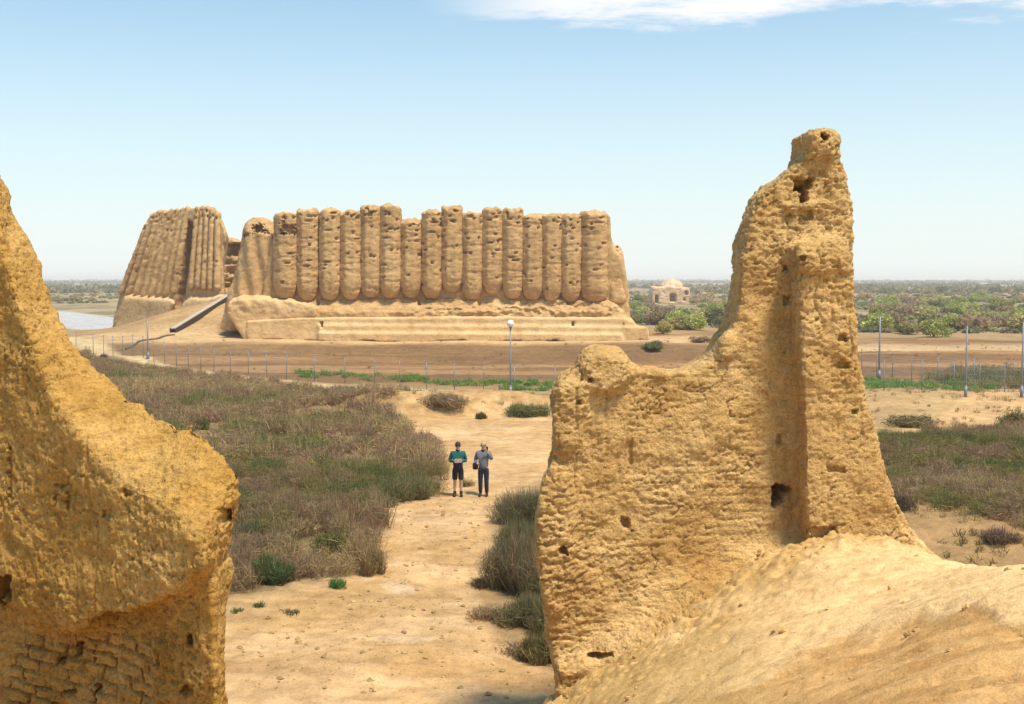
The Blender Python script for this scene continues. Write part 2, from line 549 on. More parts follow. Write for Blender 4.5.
def build_mound():
    cp = [(1024, 578, 11), (980, 566, 12.6), (932, 556, 15), (1024, 704, 7.5), (900, 704, 8.6), (800, 704, 10), (700, 704, 12), (620, 704, 14), (560, 706, 16),
          (578, 686, 16.2), (640, 640, 16.5), (700, 600, 16.6), (760, 568, 16.3), (820, 548, 16.0), (880, 547, 16.0), (1024, 640, 9), (900, 640, 11), (800, 640, 13), (900, 590, 13.2)]
    for px_, py_ in ((585, 672), (640, 628), (700, 588), (760, 550), (800, 534), (840, 526), (880, 530), (910, 536)):
        cp.append((px_, py_, float(Yw(px_)) + .15))
        cp.append((px_, py_ + 7, float(Yw(px_)) - .25))
    P = [tuple(at(*c)) for c in cp]
    P += [(8, 12.5, 2.4), (10.5, 8, 2.4), (7, 17, 1.9), (9, 20, -.1), (1.5, 18.6, .5), (3, 18.6, 1.6), (4.4, 18.8, 2.2), (5.4, 17.6, 2.6), (0, 17.5, .15), (-.3, 14, .35), (0, 12, .9), (.8, 9, 2.2), (2, 6.5, 4.2), (5, 6, 4.5), (8, 6, 3.9),
          (0, 5, 3.6), (0, 2, 4.8), (0, -1, 5.05), (3, 1, 5.1), (-2.5, 9, 2.2), (-5, 9, 2.7), (-3, 13, .6), (-3, 16.4, -.2), (-7, 14, .5), (-3, 5, 3.8), (-5, 2, 4.6), (-8, 8, 2.2), (-9, 12, .3), (-9, 0, 4.0), (-8.5, 17, -.3), (2, 21.5, -.3), (6, 22, -.3), (12, 0, 3.4), (12, 14, -.2), (0, 20, -.3), (12, 22, -.3), (-9, 22, -.3), (3, 20.5, .3)]
    P = np.array(P)
    A = P[:, :2]
    def tps(r2):
        return np.where(r2 > 1e-9, .5 * r2 * np.log(np.maximum(r2, 1e-9)), 0)
    D2 = ((A[:, None] - A[None]) ** 2).sum(-1)
    n = len(P)
    K = np.zeros((n + 3, n + 3)); K[:n, :n] = tps(D2) + np.eye(n) * .03
    K[:n, n] = 1; K[:n, n + 1:] = A; K[n, :n] = 1; K[n + 1:, :n] = A.T
    w = np.linalg.solve(K, np.concatenate([P[:, 2], [0, 0, 0]]))
    xs = np.concatenate([np.arange(-9, .3, .12), np.arange(.3, 6.5, .026), np.arange(6.5, 12.01, .1)]); ys = np.concatenate([np.arange(-2.5, 5.5, .12), np.arange(5.5, 17.6, .03), np.arange(17.6, 22, .1)])
    X, Y = np.meshgrid(xs, ys)
    x, y = X.ravel(), Y.ravel()
    z = np.zeros(len(x)) + w[n] + w[n + 1] * x + w[n + 2] * y
    for i in range(n):
        z += w[i] * tps((x - A[i, 0]) ** 2 + (y - A[i, 1]) ** 2)
    px, py = proj(np.stack([x, np.maximum(y, .5), z], -1))
    yc = np.interp(px, [500, 640, 740, 790, 850, 885, 920, 960, 1000, 1060], [740, 705, 682, 662, 636, 622, 613, 611, 616, 622])
    Pn = xy0(x, y)
    ang = math.radians(28); u = x * math.cos(ang) - y * math.sin(ang); v = x * math.sin(ang) + y * math.cos(ang)
    # streaks run down the slope
    S = np.stack([u * .5, v * 2.4, np.zeros_like(u)], -1)
    S2 = np.stack([u * 1.6, v * 7, np.zeros_like(u)], -1)
    k = sstep(-3, 4, py - yc + fbm(Pn * 1.3, 2, 61) * 9) * (y > 3)
    nearw = sstep(3.4, .3, Yw(px) - y) * (y > 3)
    z = z + nearw * (.09 * fbm(Pn * 1.9, 3, 64, .6) + .03 * fbm(Pn * 6, 2, 66))
    rough = 1 + 3.0 * nearw
    z = z + fbm(Pn * .7, 3, 51) * .06 + fbm(S, 3, 52) * .06 + fbm(S2, 4, 53, .6) * .018 + (fbm(Pn * 5, 4, 54, .65) * .011 - .05 * np.clip(perlin(Pn * 7, 55) - .3, 0, 1) - .03 * np.clip(perlin(Pn * 14, 56) - .25, 0, 1)) * rough
    rill = np.abs(perlin(S * 1.5 + fbm(Pn * 2, 2, 68)[:, None] * .2, 67))
    z = z - .04 * k - .03 * (1 - sstep(0, .10, rill)) * sstep(-.15, .2, perlin(Pn * .9, 69))
    pit = np.clip(perlin(S2 * .8, 57) - .25, 0, 1)
    z -= pit * .12 * k + pit * .05
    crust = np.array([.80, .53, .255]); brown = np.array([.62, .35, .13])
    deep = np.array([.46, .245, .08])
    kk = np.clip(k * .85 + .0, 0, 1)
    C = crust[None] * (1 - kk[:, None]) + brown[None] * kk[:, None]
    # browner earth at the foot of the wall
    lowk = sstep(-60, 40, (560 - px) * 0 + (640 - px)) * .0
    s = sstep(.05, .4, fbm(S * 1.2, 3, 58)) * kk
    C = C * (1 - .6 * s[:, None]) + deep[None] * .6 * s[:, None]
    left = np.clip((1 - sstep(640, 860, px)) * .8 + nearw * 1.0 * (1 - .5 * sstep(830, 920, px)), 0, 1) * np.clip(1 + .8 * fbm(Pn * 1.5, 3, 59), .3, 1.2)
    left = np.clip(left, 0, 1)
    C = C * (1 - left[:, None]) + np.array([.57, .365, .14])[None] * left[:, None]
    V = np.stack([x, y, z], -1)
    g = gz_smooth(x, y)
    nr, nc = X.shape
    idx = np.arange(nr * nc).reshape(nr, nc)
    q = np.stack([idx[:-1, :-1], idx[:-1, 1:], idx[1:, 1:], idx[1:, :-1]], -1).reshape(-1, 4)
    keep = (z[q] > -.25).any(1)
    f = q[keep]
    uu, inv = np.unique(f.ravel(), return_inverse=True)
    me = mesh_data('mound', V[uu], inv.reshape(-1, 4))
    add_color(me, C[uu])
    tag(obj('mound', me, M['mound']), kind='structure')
    return V[uu]


MOUND_V = build_mound()

# ------------------------------------------------------------------ near walls
def weather(me, seed, k=1.0, amp=1.0, courses=.12, roughzone=None):
    V = verts_np(me); N = normals_np(me)
    Q = V * k
    d = .065 * fbm(Q * .8, 3, seed) + .036 * fbm(Q * 2.6, 3, seed + 3)
    gul = np.abs(perlin(Q * np.array([2.4, 2.4, .35]) + fbm(Q * 1.5, 2, seed + 22)[:, None] * .15, seed + 21))
    d -= .035 * (1 - sstep(0, .07, gul)) * sstep(-.05, .3, perlin(Q * .6, seed + 23))
    V1 = V + N * (d * amp / k)[:, None]
    clod = fbm(Q * np.array([8, 8, 14]), 3, seed + 5, .62)
    rz = np.ones(len(V)) if roughzone is None else roughzone(V)
    d = .025 * clod * rz
    pit = np.clip(perlin(Q * np.array([5, 5, 7]), seed + 9) - .32, 0, 1)
    d -= .20 * pit * pit * rz
    pit2 = np.clip(perlin(Q * np.array([13, 13, 17]), seed + 10) - .22, 0, 1)
    d -= .105 * pit2 * rz
    pit3 = np.clip(perlin(Q * np.array([24, 24, 30]), seed + 13) - .25, 0, 1)
    d -= .06 * pit3 * (.4 + .6 * rz)
    crack = np.abs(perlin(Q * np.array([1.6, 1.6, 3.2]) + fbm(Q * 5, 2, seed + 11)[:, None] * .25, seed + 12))
    d -= .045 * (1 - sstep(0, .03, crack)) * sstep(-.1, .25, perlin(Q * .9, seed + 14))
    if courses:
        c = V[:, 2] / courses + .18 * fbm(Q * 1.3, 2, seed + 15)
        fr = np.abs(c - np.floor(c) - .5) * 2
        g = sstep(.72, .97, fr)
        mask = sstep(-.1, .25, fbm(Q * np.array([1.2, 1.2, 2]), 3, seed + 17))
        row = np.floor(c)
        bx = (V[:, 0] + row * .171) / .33 + .1 * fbm(Q * 2, 2, seed + 18)
        fb = np.abs(bx - np.floor(bx) - .5) * 2
        gb = sstep(.88, .99, fb)
        d -= .015 * np.maximum(g, gb * .8) * mask
        # every brick weathered back by its own amount
        hsh = np.modf(np.abs(np.sin(row * 12.9898 + np.floor(bx) * 78.233)) * 43758.5)[0]
        d += .013 * (hsh - .5) * mask
    d += .011 * fbm(Q * 22, 2, seed + 20, .6) * (.5 + .5 * rz)
    V1 = V1 + N * (d * amp / k)[:, None]
    return V1, N


def px_ring(pts, Yfun, off=0.0):
    pts = np.array(pts, float)
    Y = Yfun(pts[:, 0]) + off if callable(Yfun) else np.full(len(pts), Yfun + off)
    return at(pts[:, 0], pts[:, 1], Y)


def shift(R, dx=0, dy=0, dz=0):
    return R + np.array([dx, dy, dz])


# --- right wall with its tall tower-like end
def build_right_wall():
    th = 1.15
    sil = [(564, 760), (560, 690), (550, 645), (542, 590), (537, 540), (545, 500), (553, 450), (556, 412), (553, 396), (561, 381), (578, 371), (585, 356), (600, 349), (620, 350), (631, 362), (642, 369), (666, 372), (690, 372),
           (704, 364), (718, 352), (722, 341), (733, 330), (740, 300), (743, 262), (747, 232), (755, 208), (762, 192), (786, 173), (806, 156), (807, 131), (813, 126), (834, 126), (843, 141), (846, 165), (851, 186), (854, 205), (855, 260), (857, 310), (860, 360), (868, 400),
           (880, 440), (887, 470), (897, 500), (915, 530), (942, 560), (950, 760)]
    A = px_ring(sil, Yw)
    B = shift(A, dx=0, dy=th)
    wallA = loft(A, B)
    # stepped pilaster on the right half, standing proud of the wall
    pil = [(797, 243), (850, 236), (855, 262), (857, 310), (860, 360), (867, 400), (878, 440), (884, 470), (892, 500), (908, 530), (940, 560), (946, 640), (806, 640), (808, 540), (806, 480), (803, 420), (801, 340), (798, 280)]
    A2 = px_ring(pil, lambda p: Yw(p) - .62)
    pilS = loft(A2, shift(A2, dy=1.1))
    # eroded talus at the foot
    xs = np.array([556, 566, 585, 600, 620, 650, 700, 760, 800, 850, 900, 930, 952], float)
    yt = np.interp(xs, [556, 570, 600, 650, 700, 760, 800, 850, 900, 935, 952], [640, 636, 590, 556, 548, 532, 512, 514, 528, 556, 580])
    yf = np.interp(xs, [556, 570, 600, 640, 700, 760, 820, 880, 940, 952], [668, 670, 668, 650, 612, 574, 550, 549, 568, 590])
    ka = np.interp(xs, [556, 600, 640, 700, 952], [.25, .35, .7, 1.0, 1.0])
    secs = [np.stack([at(x, a, Yw(x) + .15), at(x, (a + 2 * b) / 3, Yw(x) - .30 * k), at(x, b, Yw(x) - 1.0 * k), at(x, 780, Yw(x) - 1.0 * k), at(x, 780, Yw(x) + .7), at(x, a + 4, Yw(x) + .7)]) for x, a, b, k in zip(xs, yt, yf, ka)]
    talS = multi_loft(secs)
    # lumps: top-left knob, end buttress, ledge stones
    bl = []
    for (cx, cy, w, h, dy0, dy1) in ((607, 372, 46, 40, -.18, .9), (566, 420, 26, 70, -.12, .9), (556, 540, 40, 150, -.1, .95), (574, 398, 34, 34, -.16, .7), (825, 143, 36, 34, -.12, .7), (806, 206, 40, 12, -.10, .5), (822, 262, 50, 26, -.70, .2), (728, 346, 16, 26, -.1, .6)):
        a = np.linspace(0, 2 * math.pi, 12, endpoint=False)
        r = px_ring([(cx + w / 2 * math.cos(t), cy + h / 2 * math.sin(t)) for t in a], lambda p: Yw(p) + dy0)
        r2 = px_ring([(cx + w / 2 * math.cos(t), cy + h / 2 * math.sin(t)) for t in a], lambda p: Yw(p) + dy1)
        bl.append(loft(r, r2))
    me = solid_remesh('ruined_wall', [wallA, pilS, talS] + bl, .065, .0205, 3, 1)
    def rz(V):
        px, py = proj(V)
        k = .36 + .5 * (1 - sstep(560, 620, px)) + .45 * (1 - sstep(250, 330, py)) + .12 * sstep(790, 830, px) * sstep(250, 330, py)
        k = k + .35 * sstep(.0, .4, fbm(V * .8, 2, 119))
        return k
    V, N = weather(me, 100, 1.0, .9, .115, rz)
    # gully at the foot of the pilaster, niches and beam holes
    V = holes(V, N, [(777, 497, 10, 19, .55), (784, 490, 12, 9, .4), (804, 184, 16, 12, .3), (804, 194, 7, 16, .3), (805, 214, 14, 12, .10), (826, 138, 8, 8, .3), (843, 338, 8, 7, .12), (786, 268, 5, 5, .1), (803, 258, 6, 5, .12), (788, 300, 7, 8, .12), (779, 440, 4, 9, .1),
                     (626, 523, 9, 12, .14), (563, 551, 8, 7, .2), (630, 452, 4, 26, .05), (590, 380, 6, 6, .12), (579, 402, 5, 5, .1), (822, 536, 26, 16, .12), (845, 365, 12, 6, .1), (600, 657, 22, 7, .2), (837, 470, 24, 6, .08), (855, 412, 6, 5, .1)])
    set_verts(me, V)
    o = obj('ruined_wall', me, M['wall'])
    tag(o, 'tall golden mud brick ruin rising to a tower with square niche on the right mound', 'ruined wall')


build_right_wall()


# --- left wall: bulging block over a recessed brick face
def build_left_wall():
    Yl = lambda p: 10.1 - np.asarray(p, float) * .0082
    front = [(-160, 20), (-60, 100), (-20, 160), (-6, 214), (2, 248), (12, 280), (34, 345), (62, 410), (98, 458), (138, 492), (176, 516), (198, 540), (203, 556), (205, 570), (182, 590), (150, 606), (118, 616), (84, 622), (45, 610), (20, 606), (-60, 600), (-160, 590)]
    back = [(-160, -40), (-60, 40), (-20, 120), (-2, 166), (18, 226), (32, 246), (54, 308), (86, 354), (124, 388), (164, 411), (209, 428), (242, 474), (239, 518), (231, 545), (215, 562), (190, 575), (150, 585), (84, 590), (45, 585), (20, 580), (-60, 575), (-160, 570)]
    A = px_ring(front, Yl)
    B = px_ring(back, lambda p: Yl(p) + .95)
    S1 = loft(A, B)
    lowf = [(-160, 560), (60, 560), (150, 560), (196, 560), (214, 566), (216, 600), (214, 640), (217, 680), (222, 720), (226, 900), (-160, 900)]
    lowb = [(-160, 560), (60, 560), (150, 560), (206, 556), (232, 560), (227, 600), (224, 640), (228, 680), (233, 720), (238, 900), (-160, 900)]
    S2 = loft(px_ring(lowf, lambda p: Yl(p) + .58), px_ring(lowb, lambda p: Yl(p) + .98))
    # plaster lip under the bulge and the right pier that carries it
    S3 = loft(px_ring([(30, 612), (86, 618), (92, 626), (60, 632), (28, 626)], lambda p: Yl(p) + .08), px_ring([(30, 612), (86, 618), (92, 626), (60, 632), (28, 626)], lambda p: Yl(p) + .5))
    S4 = loft(px_ring([(150, 560), (214, 566), (216, 640), (220, 900), (158, 900), (154, 640)], lambda p: Yl(p) + .40), px_ring([(150, 560), (214, 566), (216, 640), (220, 900), (158, 900), (154, 640)], lambda p: Yl(p) + .7))
    me = solid_remesh('ruined_wall', [S1, S2, S3, S4], .055, .0145, 3, 1)
    def rz(V):
        px, py = proj(V)
        return .55 + .3 * sstep(560, 640, py) + .25 * sstep(-.1, .35, fbm(V * 1.1, 2, 219)) - .42 * sstep(190, 205, px) * sstep(555, 575, py)
    # bricks stand clear in the recess only
    V0 = verts_np(me); N0 = normals_np(me)
    px, py = proj(V0)
    br = sstep(628, 648, py) * (1 - sstep(150, 172, px)) * (N0[:, 1] < -.4)
    V, N = weather(me, 200, 1.45, .95, 0, rz)
    c = V0[:, 2] / .105 + .22 * fbm(V0 * 2.6, 3, 216)
    bk = sstep(-.25, .2, fbm(V0 * 1.9, 3, 219))
    row = np.floor(c)
    fr = np.abs(c - row - .5) * 2
    bx = (V0[:, 0] + row * .147 + .05 * np.sin(row * 5.1)) / .285 + .16 * fbm(V0 * 3, 2, 217)
    fb = np.abs(bx - np.floor(bx) - .5) * 2
    hsh = np.modf(np.abs(np.sin(row * 12.9898 + np.floor(bx) * 78.233)) * 43758.5)[0]
    hs2 = np.modf(np.abs(np.sin(row * 39.346 + np.floor(bx) * 11.135)) * 24634.6)[0]
    g = np.maximum(sstep(.74, .95, fr) * (.4 + hs2), sstep(.86, .98, fb) * (.3 + 1.2 * hsh)) + .2 * (hsh - .5)
    V[:, 1] += br * (.35 + .65 * bk) * .075 * np.clip(g, -.3, 1.2)
    V = holes(V, N, [(225, 518, 9, 14, .22), (80, 650, 4, 13, .14), (61, 661, 8, 7, .12), (70, 692, 12, 4, .1), (99, 688, 6, 10, .12), (190, 640, 4, 12, .1), (127, 494, 10, 8, .06), (187, 690, 14, 8, .08), (3, 590, 14, 24, .25), (107, 514, 8, 6, .05), (60, 486, 10, 3, .04), (55, 500, 3, 20, .035), (68, 502, 3, 18, .035), (10, 470, 3, 60, .04)], .5)
    set_verts(me, V)
    o = obj('ruined_wall', me, M['wall2'])
    tag(o, 'dark golden mud brick wall sloping down at the left edge with bulging face over bare bricks', 'ruined wall')


build_left_wall()

# ------------------------------------------------------------------ the great ruined fort
FY = 117.6


def fpt(px, py, Y=FY):
    return at(px, py, Y)


def column_mesh(name, top, base, r0, r1, seed, nseg=52, dz=.09, tip=1.0, holesn=10, front=-math.pi / 2, tipr=.45):
    """eroded round half-column: axis from base to top, bullet-shaped foot, crumbled head"""
    top = np.array(top, float); base = np.array(base, float)
    L = float(np.linalg.norm(top - base)); n = max(8, int(L / dz))
    t = np.linspace(0, 1, n)
    ang = np.linspace(0, 2 * math.pi, nseg, endpoint=False)
    rg = np.random.default_rng(seed)
    r = r0 + (r1 - r0) * t
    s = t * L
    r = r * np.where(s < tip, tipr + (1 - tipr) * np.sqrt(np.clip(1 - (1 - s / tip) ** 2, 0, 1)), 1)
    cap = .3
    r = r * np.where(L - s < cap, .35 + .65 * np.sqrt(np.clip(1 - (1 - (L - s) / cap) ** 2, 0, 1)), 1)
    ax = base[None] + (top - base)[None] * t[:, None]
    TT, AA = np.meshgrid(t, ang, indexing='ij')
    # faintly eight-sided
    oct_ = 1 / np.cos(((AA + math.pi / 8) % (math.pi / 4)) - math.pi / 8)
    R = r[:, None] * (1 + (oct_ - 1.04) * 1.0)
    x = ax[:, 0][:, None] + R * np.cos(AA); y = ax[:, 1][:, None] + R * np.sin(AA); z = np.repeat(ax[:, 2][:, None], nseg, 1)
    V = np.stack([x, y, z], -1).reshape(-1, 3)
    N = np.stack([np.cos(AA), np.sin(AA), np.zeros_like(AA)], -1).reshape(-1, 3)
    d = .055 * fbm(V * .4, 2, seed % 50) + .04 * fbm(V * 2.4, 4, seed % 50 + 7, .6)
    z_ = V[:, 2]
    d -= .05 * sstep(.15, .4, fbm(np.stack([V[:, 0] * .3, V[:, 1] * .3, z_ * 1.6], -1), 3, seed % 37 + 60)) 
    pit = np.clip(perlin(V * 2.6, seed % 29 + 3) - .36, 0, 1)
    d -= .3 * pit
    # putlog holes in loose rows
    tt = TT.ravel(); aa = AA.ravel()
    for k in range(holesn):
        ht = 1 - min(.97, rg.beta(1.1, 2.0)) * .95 if k > 2 else .86 + .1 * rg.random()
        ha = front + rg.uniform(-1.1, 1.1)
        w = rg.uniform(.09, .15); h = rg.uniform(.08, .14)
        if rg.random() < .25:
            w *= 2.6; h *= .7
        da = np.abs((aa - ha + math.pi) % (2 * math.pi) - math.pi) * (r0 + r1) / 2
        e = np.maximum(da / w, np.abs(tt - ht) * L / h)
        d -= .42 * (1 - sstep(.75, 1.2, e))
    V = V + N * d[:, None]
    # ragged head
    k = sstep(.93, 1.0, tt)
    V[:, 2] += k * .4 * fbm(V * np.array([1.4, 1.4, .2]), 2, seed % 43 + 5)
    idx = np.arange(n * nseg).reshape(n, nseg)
    q = np.stack([idx[:-1], np.roll(idx[:-1], -1, 1), np.roll(idx[1:], -1, 1), idx[1:]], -1).reshape(-1, 4)
    m0 = len(V)
    V = np.concatenate([V, base[None], top[None] + np.array([[0, 0, .05]])])
    f1 = np.stack([np.roll(idx[0], -1), idx[0], np.full(nseg, m0)], -1)
    f2 = np.stack([idx[-1], np.roll(idx[-1], -1), np.full(nseg, m0 + 1)], -1)
    return mesh_data(name, V, [q, f1, f2])


def rough_part(name, solids, coarse, fine, mat, parent, seed, k, amp, s1=3, s2=1, courses=0, extra=None):
    me = solid_remesh(name, solids, coarse, fine, s1, s2)
    V, N = weather(me, seed, k, amp, courses)
    if extra is not None:
        V = extra(V, N)
    set_verts(me, V)
    return obj(name, me, mat, parent)


def build_fort():
    root = empty('ruined_fortress', (0, FY, 0))
    root.location = (0, 0, 0)
    tag(root, 'huge ochre mud brick fortress ruin with rows of fluted half columns on a sloping plinth', 'fortress')
    # columns of the main front: centre px, top py, foot py
    spec = [(286, 213, 299), (308, 209.5, 301), (330, 209, 300), (351, 211, 300), (371, 206, 298), (390.5, 205, 298), (411, 220, 298), (432, 211, 298.5), (452, 206.5, 292), (472.5, 213, 300), (492.5, 208.5, 294), (512.5, 209.5, 299), (532.5, 214.5, 300), (551.5, 213.5, 301), (570.5, 215, 302)]
    for i, (cx, ty, by) in enumerate(spec):
        r = 1.11 if i else 1.22
        wob = random.uniform(-.12, .12)
        me = column_mesh('column', fpt(cx + .2, ty, FY + .35), fpt(cx, by, FY + .15 + wob), r * 1.0, r * .985, 300 + i * 7, holesn=random.randint(10, 17), tip=2.0, tipr=.22)
        if i == 0:
            set_verts(me, holes(verts_np(me), normals_np(me), [(289, 230, 13, 9, .8), (281, 232, 5, 4, .4)], .9))
        obj('column', me, M['fort'], root)
    # broad corner turret and its eroded lower neighbour
    me = column_mesh('corner_turret', fpt(593, 212, FY + .6), fpt(594, 302, FY + .5), 1.45, 1.38, 901, 36, holesn=14, tip=1.4)
    obj('corner_turret', me, M['fort'], root)
    me = column_mesh('broken_column', fpt(612, 246, FY + 1.6), fpt(617, 303, FY + 1.2), 1.35, .95, 907, 30, holesn=6, tip=.8, tipr=.8)
    obj('broken_column', me, M['fort'], root)
    # core wall behind the columns
    Yc = FY + .3
    core = [(272, 236), (276, 221), (290, 217), (318, 213), (350, 214), (380, 209), (400, 213), (402, 224), (420, 223), (423, 215), (450, 210), (480, 213), (520, 214), (552, 217), (575, 214), (594, 210.5), (606, 211), (611, 216), (611.5, 238), (613, 246), (622, 256), (627, 275), (630, 303), (632, 330), (256, 330), (262, 290)]
    A = px_ring(core, Yc); B = shift(A, dy=3.2)
    B[:, 2] = np.maximum(np.minimum(B[:, 2], B[:, 2] - .4), 0)
    rough_part('wall', [loft(A, B)], .3, .15, M['fort'], root, 320, .5, .6)
    # left end: battered, washed-out corner
    cw = [(243, 224), (250, 217.5), (262, 217), (270, 222), (276, 232), (278, 300), (280, 330), (220, 330), (224, 305), (232, 280), (239, 250)]
    A = px_ring(cw, FY + 2.6)
    fr = [(250, 236), (254, 232), (262, 231), (269, 233), (274, 240), (276, 302), (279, 332), (228, 332), (231, 306), (239, 283), (247, 255)]
    S = multi_loft([px_ring(fr, FY + .6), A, px_ring(cw, FY + 2.6) + np.array([1.0, 8, -.5])])
    def ex(V, N):
        V[:, 1] += .16 * np.sin(V[:, 0] * 4.2 + V[:, 2] * .7) * sstep(15.5, 14, V[:, 2]) * (N[:, 1] < -.2)
        return holes(V, N, [(258, 229, 10, 7, 1.3), (246, 235, 4, 4, .6), (266, 232, 5, 4, .6)], .9)
    rough_part('corner_wall', [S], .3, .14, M['fort'], root, 340, .5, .6, extra=ex)
    me_h = None
    # side walls running back round the court
    for (p, Y0, dyy) in (([(602, 214), (611, 214), (611, 236), (620, 255), (626, 275), (630, 330), (600, 330)], FY + 3, 26), ([(243, 250), (262, 238), (270, 250), (272, 330), (236, 330), (238, 290)], FY + 10, 20)):
        A = px_ring(p, Y0)
        rough_part('rear_wall', [loft(A, shift(A, dy=dyy, dz=-.8))], .4, .25, M['fort'], root, 350, .5, .6)
    # plinth: rubble slope above, smooth mud-plaster skirt below
    rub0 = [(262, 297), (612, 297), (622, 306), (634, 322), (634, 334), (246, 334), (240, 318), (248, 303)]
    R0 = px_ring(rub0, FY + .4)
    rub1 = [(262, 312), (610, 312), (622, 317), (630, 324), (630, 334), (246, 334), (242, 320), (250, 308)]
    R1 = px_ring(rub1, FY - 1.15)
    def ex2(V, N):
        px, py = proj(V)
        k = np.clip(sstep(500, 560, px) + .55 * sstep(385, 440, px) + .3, 0, 1) * (N[:, 1] < -.15)
        c = fbm(V * np.array([.9, .9, 1.3]), 3, 371, .6)
        V[:, 1] += k * .38 * c
        V[:, 2] += k * .16 * fbm(V * 1.3, 2, 373)
        return holes(V, N, [(318, 301.5, 3, 8, .8), (419, 301.5, 2.6, 8, .8), (479, 302, 2.8, 8, .8), (568, 301.5, 2.8, 7, .8)], .05)
    rough_part('rubble_plinth', [multi_loft([R1, R0, shift(R0, dy=1.5)])], .18, .11, M['fort'], root, 360, .6, .7, extra=ex2)
    sk1 = [(247, 321), (300, 318), (380, 318), (470, 317), (560, 318), (624, 318), (634, 322), (642, 333), (650, 344), (651, 352), (249, 352), (249, 344), (246, 332)]
    S1 = px_ring(sk1, FY - 1.6)
    S0 = px_ring([(244, 316), (300, 313), (380, 313), (470, 312), (560, 313), (624, 313), (632, 318), (640, 330), (648, 342), (649, 352), (246, 352), (245, 343), (243, 330)], FY + 1.0)
    step = loft(px_ring([(318, 325), (648, 327), (652, 352), (318, 352)], FY - 1.8), px_ring([(318, 323), (640, 325), (650, 352), (318, 352)], FY))
    step2 = loft(px_ring([(318, 332.5), (622, 334), (628, 352), (318, 352)], FY - 2.1), px_ring([(318, 331), (622, 332), (628, 352), (318, 352)], FY))
    def ex3(V, N):
        px, py = proj(V)
        # ragged undercut foot of the plaster
        foot = 341 + 3.0 * fbm(np.stack([px * .035, px * 0, px * 0], -1), 4, 381, .6)
        k = sstep(0, 2.0, py - foot) * (N[:, 1] < .1)
        V[:, 1] += k * 1.1
        V = holes(V, N, [(321.5, 324.5, 2.6, 6.5, .7), (573, 324, 3, 5, .6)], .05)
        return V
    rough_part('plaster_skirt', [multi_loft([S1, S0, shift(S0, dy=1.2)]), step, step2], .11, .10, M['fortplaster'], root, 380, .5, .22, 1, 0, extra=ex3)
    # washed-out lobe of the south-west corner
    lobe = [(228, 302), (240, 299), (262, 299), (292, 301), (316, 306), (318, 317), (280, 322), (252, 326), (250, 346), (246, 343), (236, 329), (226, 312)]
    lob0 = [(238, 294), (246, 291), (264, 291), (292, 296), (316, 302), (318, 317), (280, 322), (254, 326), (252, 346), (250, 340), (242, 324), (236, 306)]
    rough_part('corner_skirt', [loft(px_ring(lobe, FY - 1.45), px_ring(lob0, FY + 2.5))], .25, .13, M['fortplaster'], root, 390, .5, .5,
               extra=lambda V, N: V + N * (.18 * np.clip(fbm(V * np.array([1.1, 1.1, .9]), 3, 395), -1, 1) * sstep(318, 308, proj(V)[1]))[:, None])
    # ---- side wing: battered wall seen obliquely, with narrow ribs
    def Ywing(p):
        # from far left to near right
        return 150 - (np.asarray(p, float) - 113) / (232 - 113) * 13.0
    base = [(113, 330), (118, 318), (124, 296), (160, 300), (180, 312), (186, 300), (206, 300), (228, 302), (238, 296), (240, 330)]
    # wall body: foot outline (front) and head outline (set back)
    foot = [(111, 332), (114, 316), (120, 292), (130, 262), (141, 232), (149, 215), (160, 211), (172, 209), (190, 207.5), (206, 206.5), (216, 208), (220, 214), (224, 224), (228, 235), (225, 246), (223, 264), (225, 298), (225, 332)]
    A = px_ring(foot, Ywing, 1.0)
    # lean the wall back: higher points set further back along the wall's normal
    def lean(R, k=.16):
        R = R.copy(); h = np.clip(R[:, 2] - 2, 0, None)
        R[:, 1] += h * k
        return R
    A_l = px_ring(foot, lambda p: Ywing(p) + 0.9)
    h = np.clip(A_l[:, 2] - 3.0, 0, None)
    pts = np.array(foot, float)
    A_l = at(pts[:, 0], pts[:, 1], Ywing(pts[:, 0]) + .9 + h * .16)
    Bk = A_l + np.array([-.8, 4, -.5])
    def exw(V, N):
        # the deep washed gully in the middle of the wing
        px, py = proj(V)
        e = np.maximum(np.abs(px - (187 - (py - 250) * .12)) / 3.6, np.abs(py - 262) / 42) + fbm(V * .5, 2, 402) * .3
        V[:, 1] += (1 - sstep(.6, 1.15, e)) * 2.6 * (N[:, 1] < -.1)
        return V
    rough_part('wall', [loft(A_l, Bk)], .3, .16, M['fort'], root, 400, .5, .6, extra=exw)
    ribs = []
    for bx, tx in zip((121, 128.5, 136, 143.5, 151, 158.5, 166, 173.5, 191.5, 198, 204.5, 211, 217.5), (148, 154, 160, 166, 172, 177.5, 183, 188, 198, 203, 208, 213, 218)):
        by = 294 + 4 * math.sin((bx - 121) / 55 * math.pi) + random.uniform(-1, 1)
        ty = np.interp(tx, [148, 152, 160, 180, 200, 212, 219], [221, 213, 209.5, 207, 205.5, 207, 211]) + random.uniform(-.6, .6)
        ribs.append((bx, by, tx, float(ty)))
    for i, (bx, by, tx, ty) in enumerate(ribs):
        Yb = float(Ywing(bx)) + .95
        zt = 6.8 + (279 - ty) / 1200 * 145
        Yt = float(Ywing(tx)) + .95 + (zt - 3.0) * .16
        me = column_mesh('rib', at(tx, ty + 1, Yt), at(bx, by, Yb), random.uniform(.44, .52), random.uniform(.36, .44), 500 + i * 5, 20, .15, .8, 5, math.radians(-120))
        obj('rib', me, M['fort'], root)
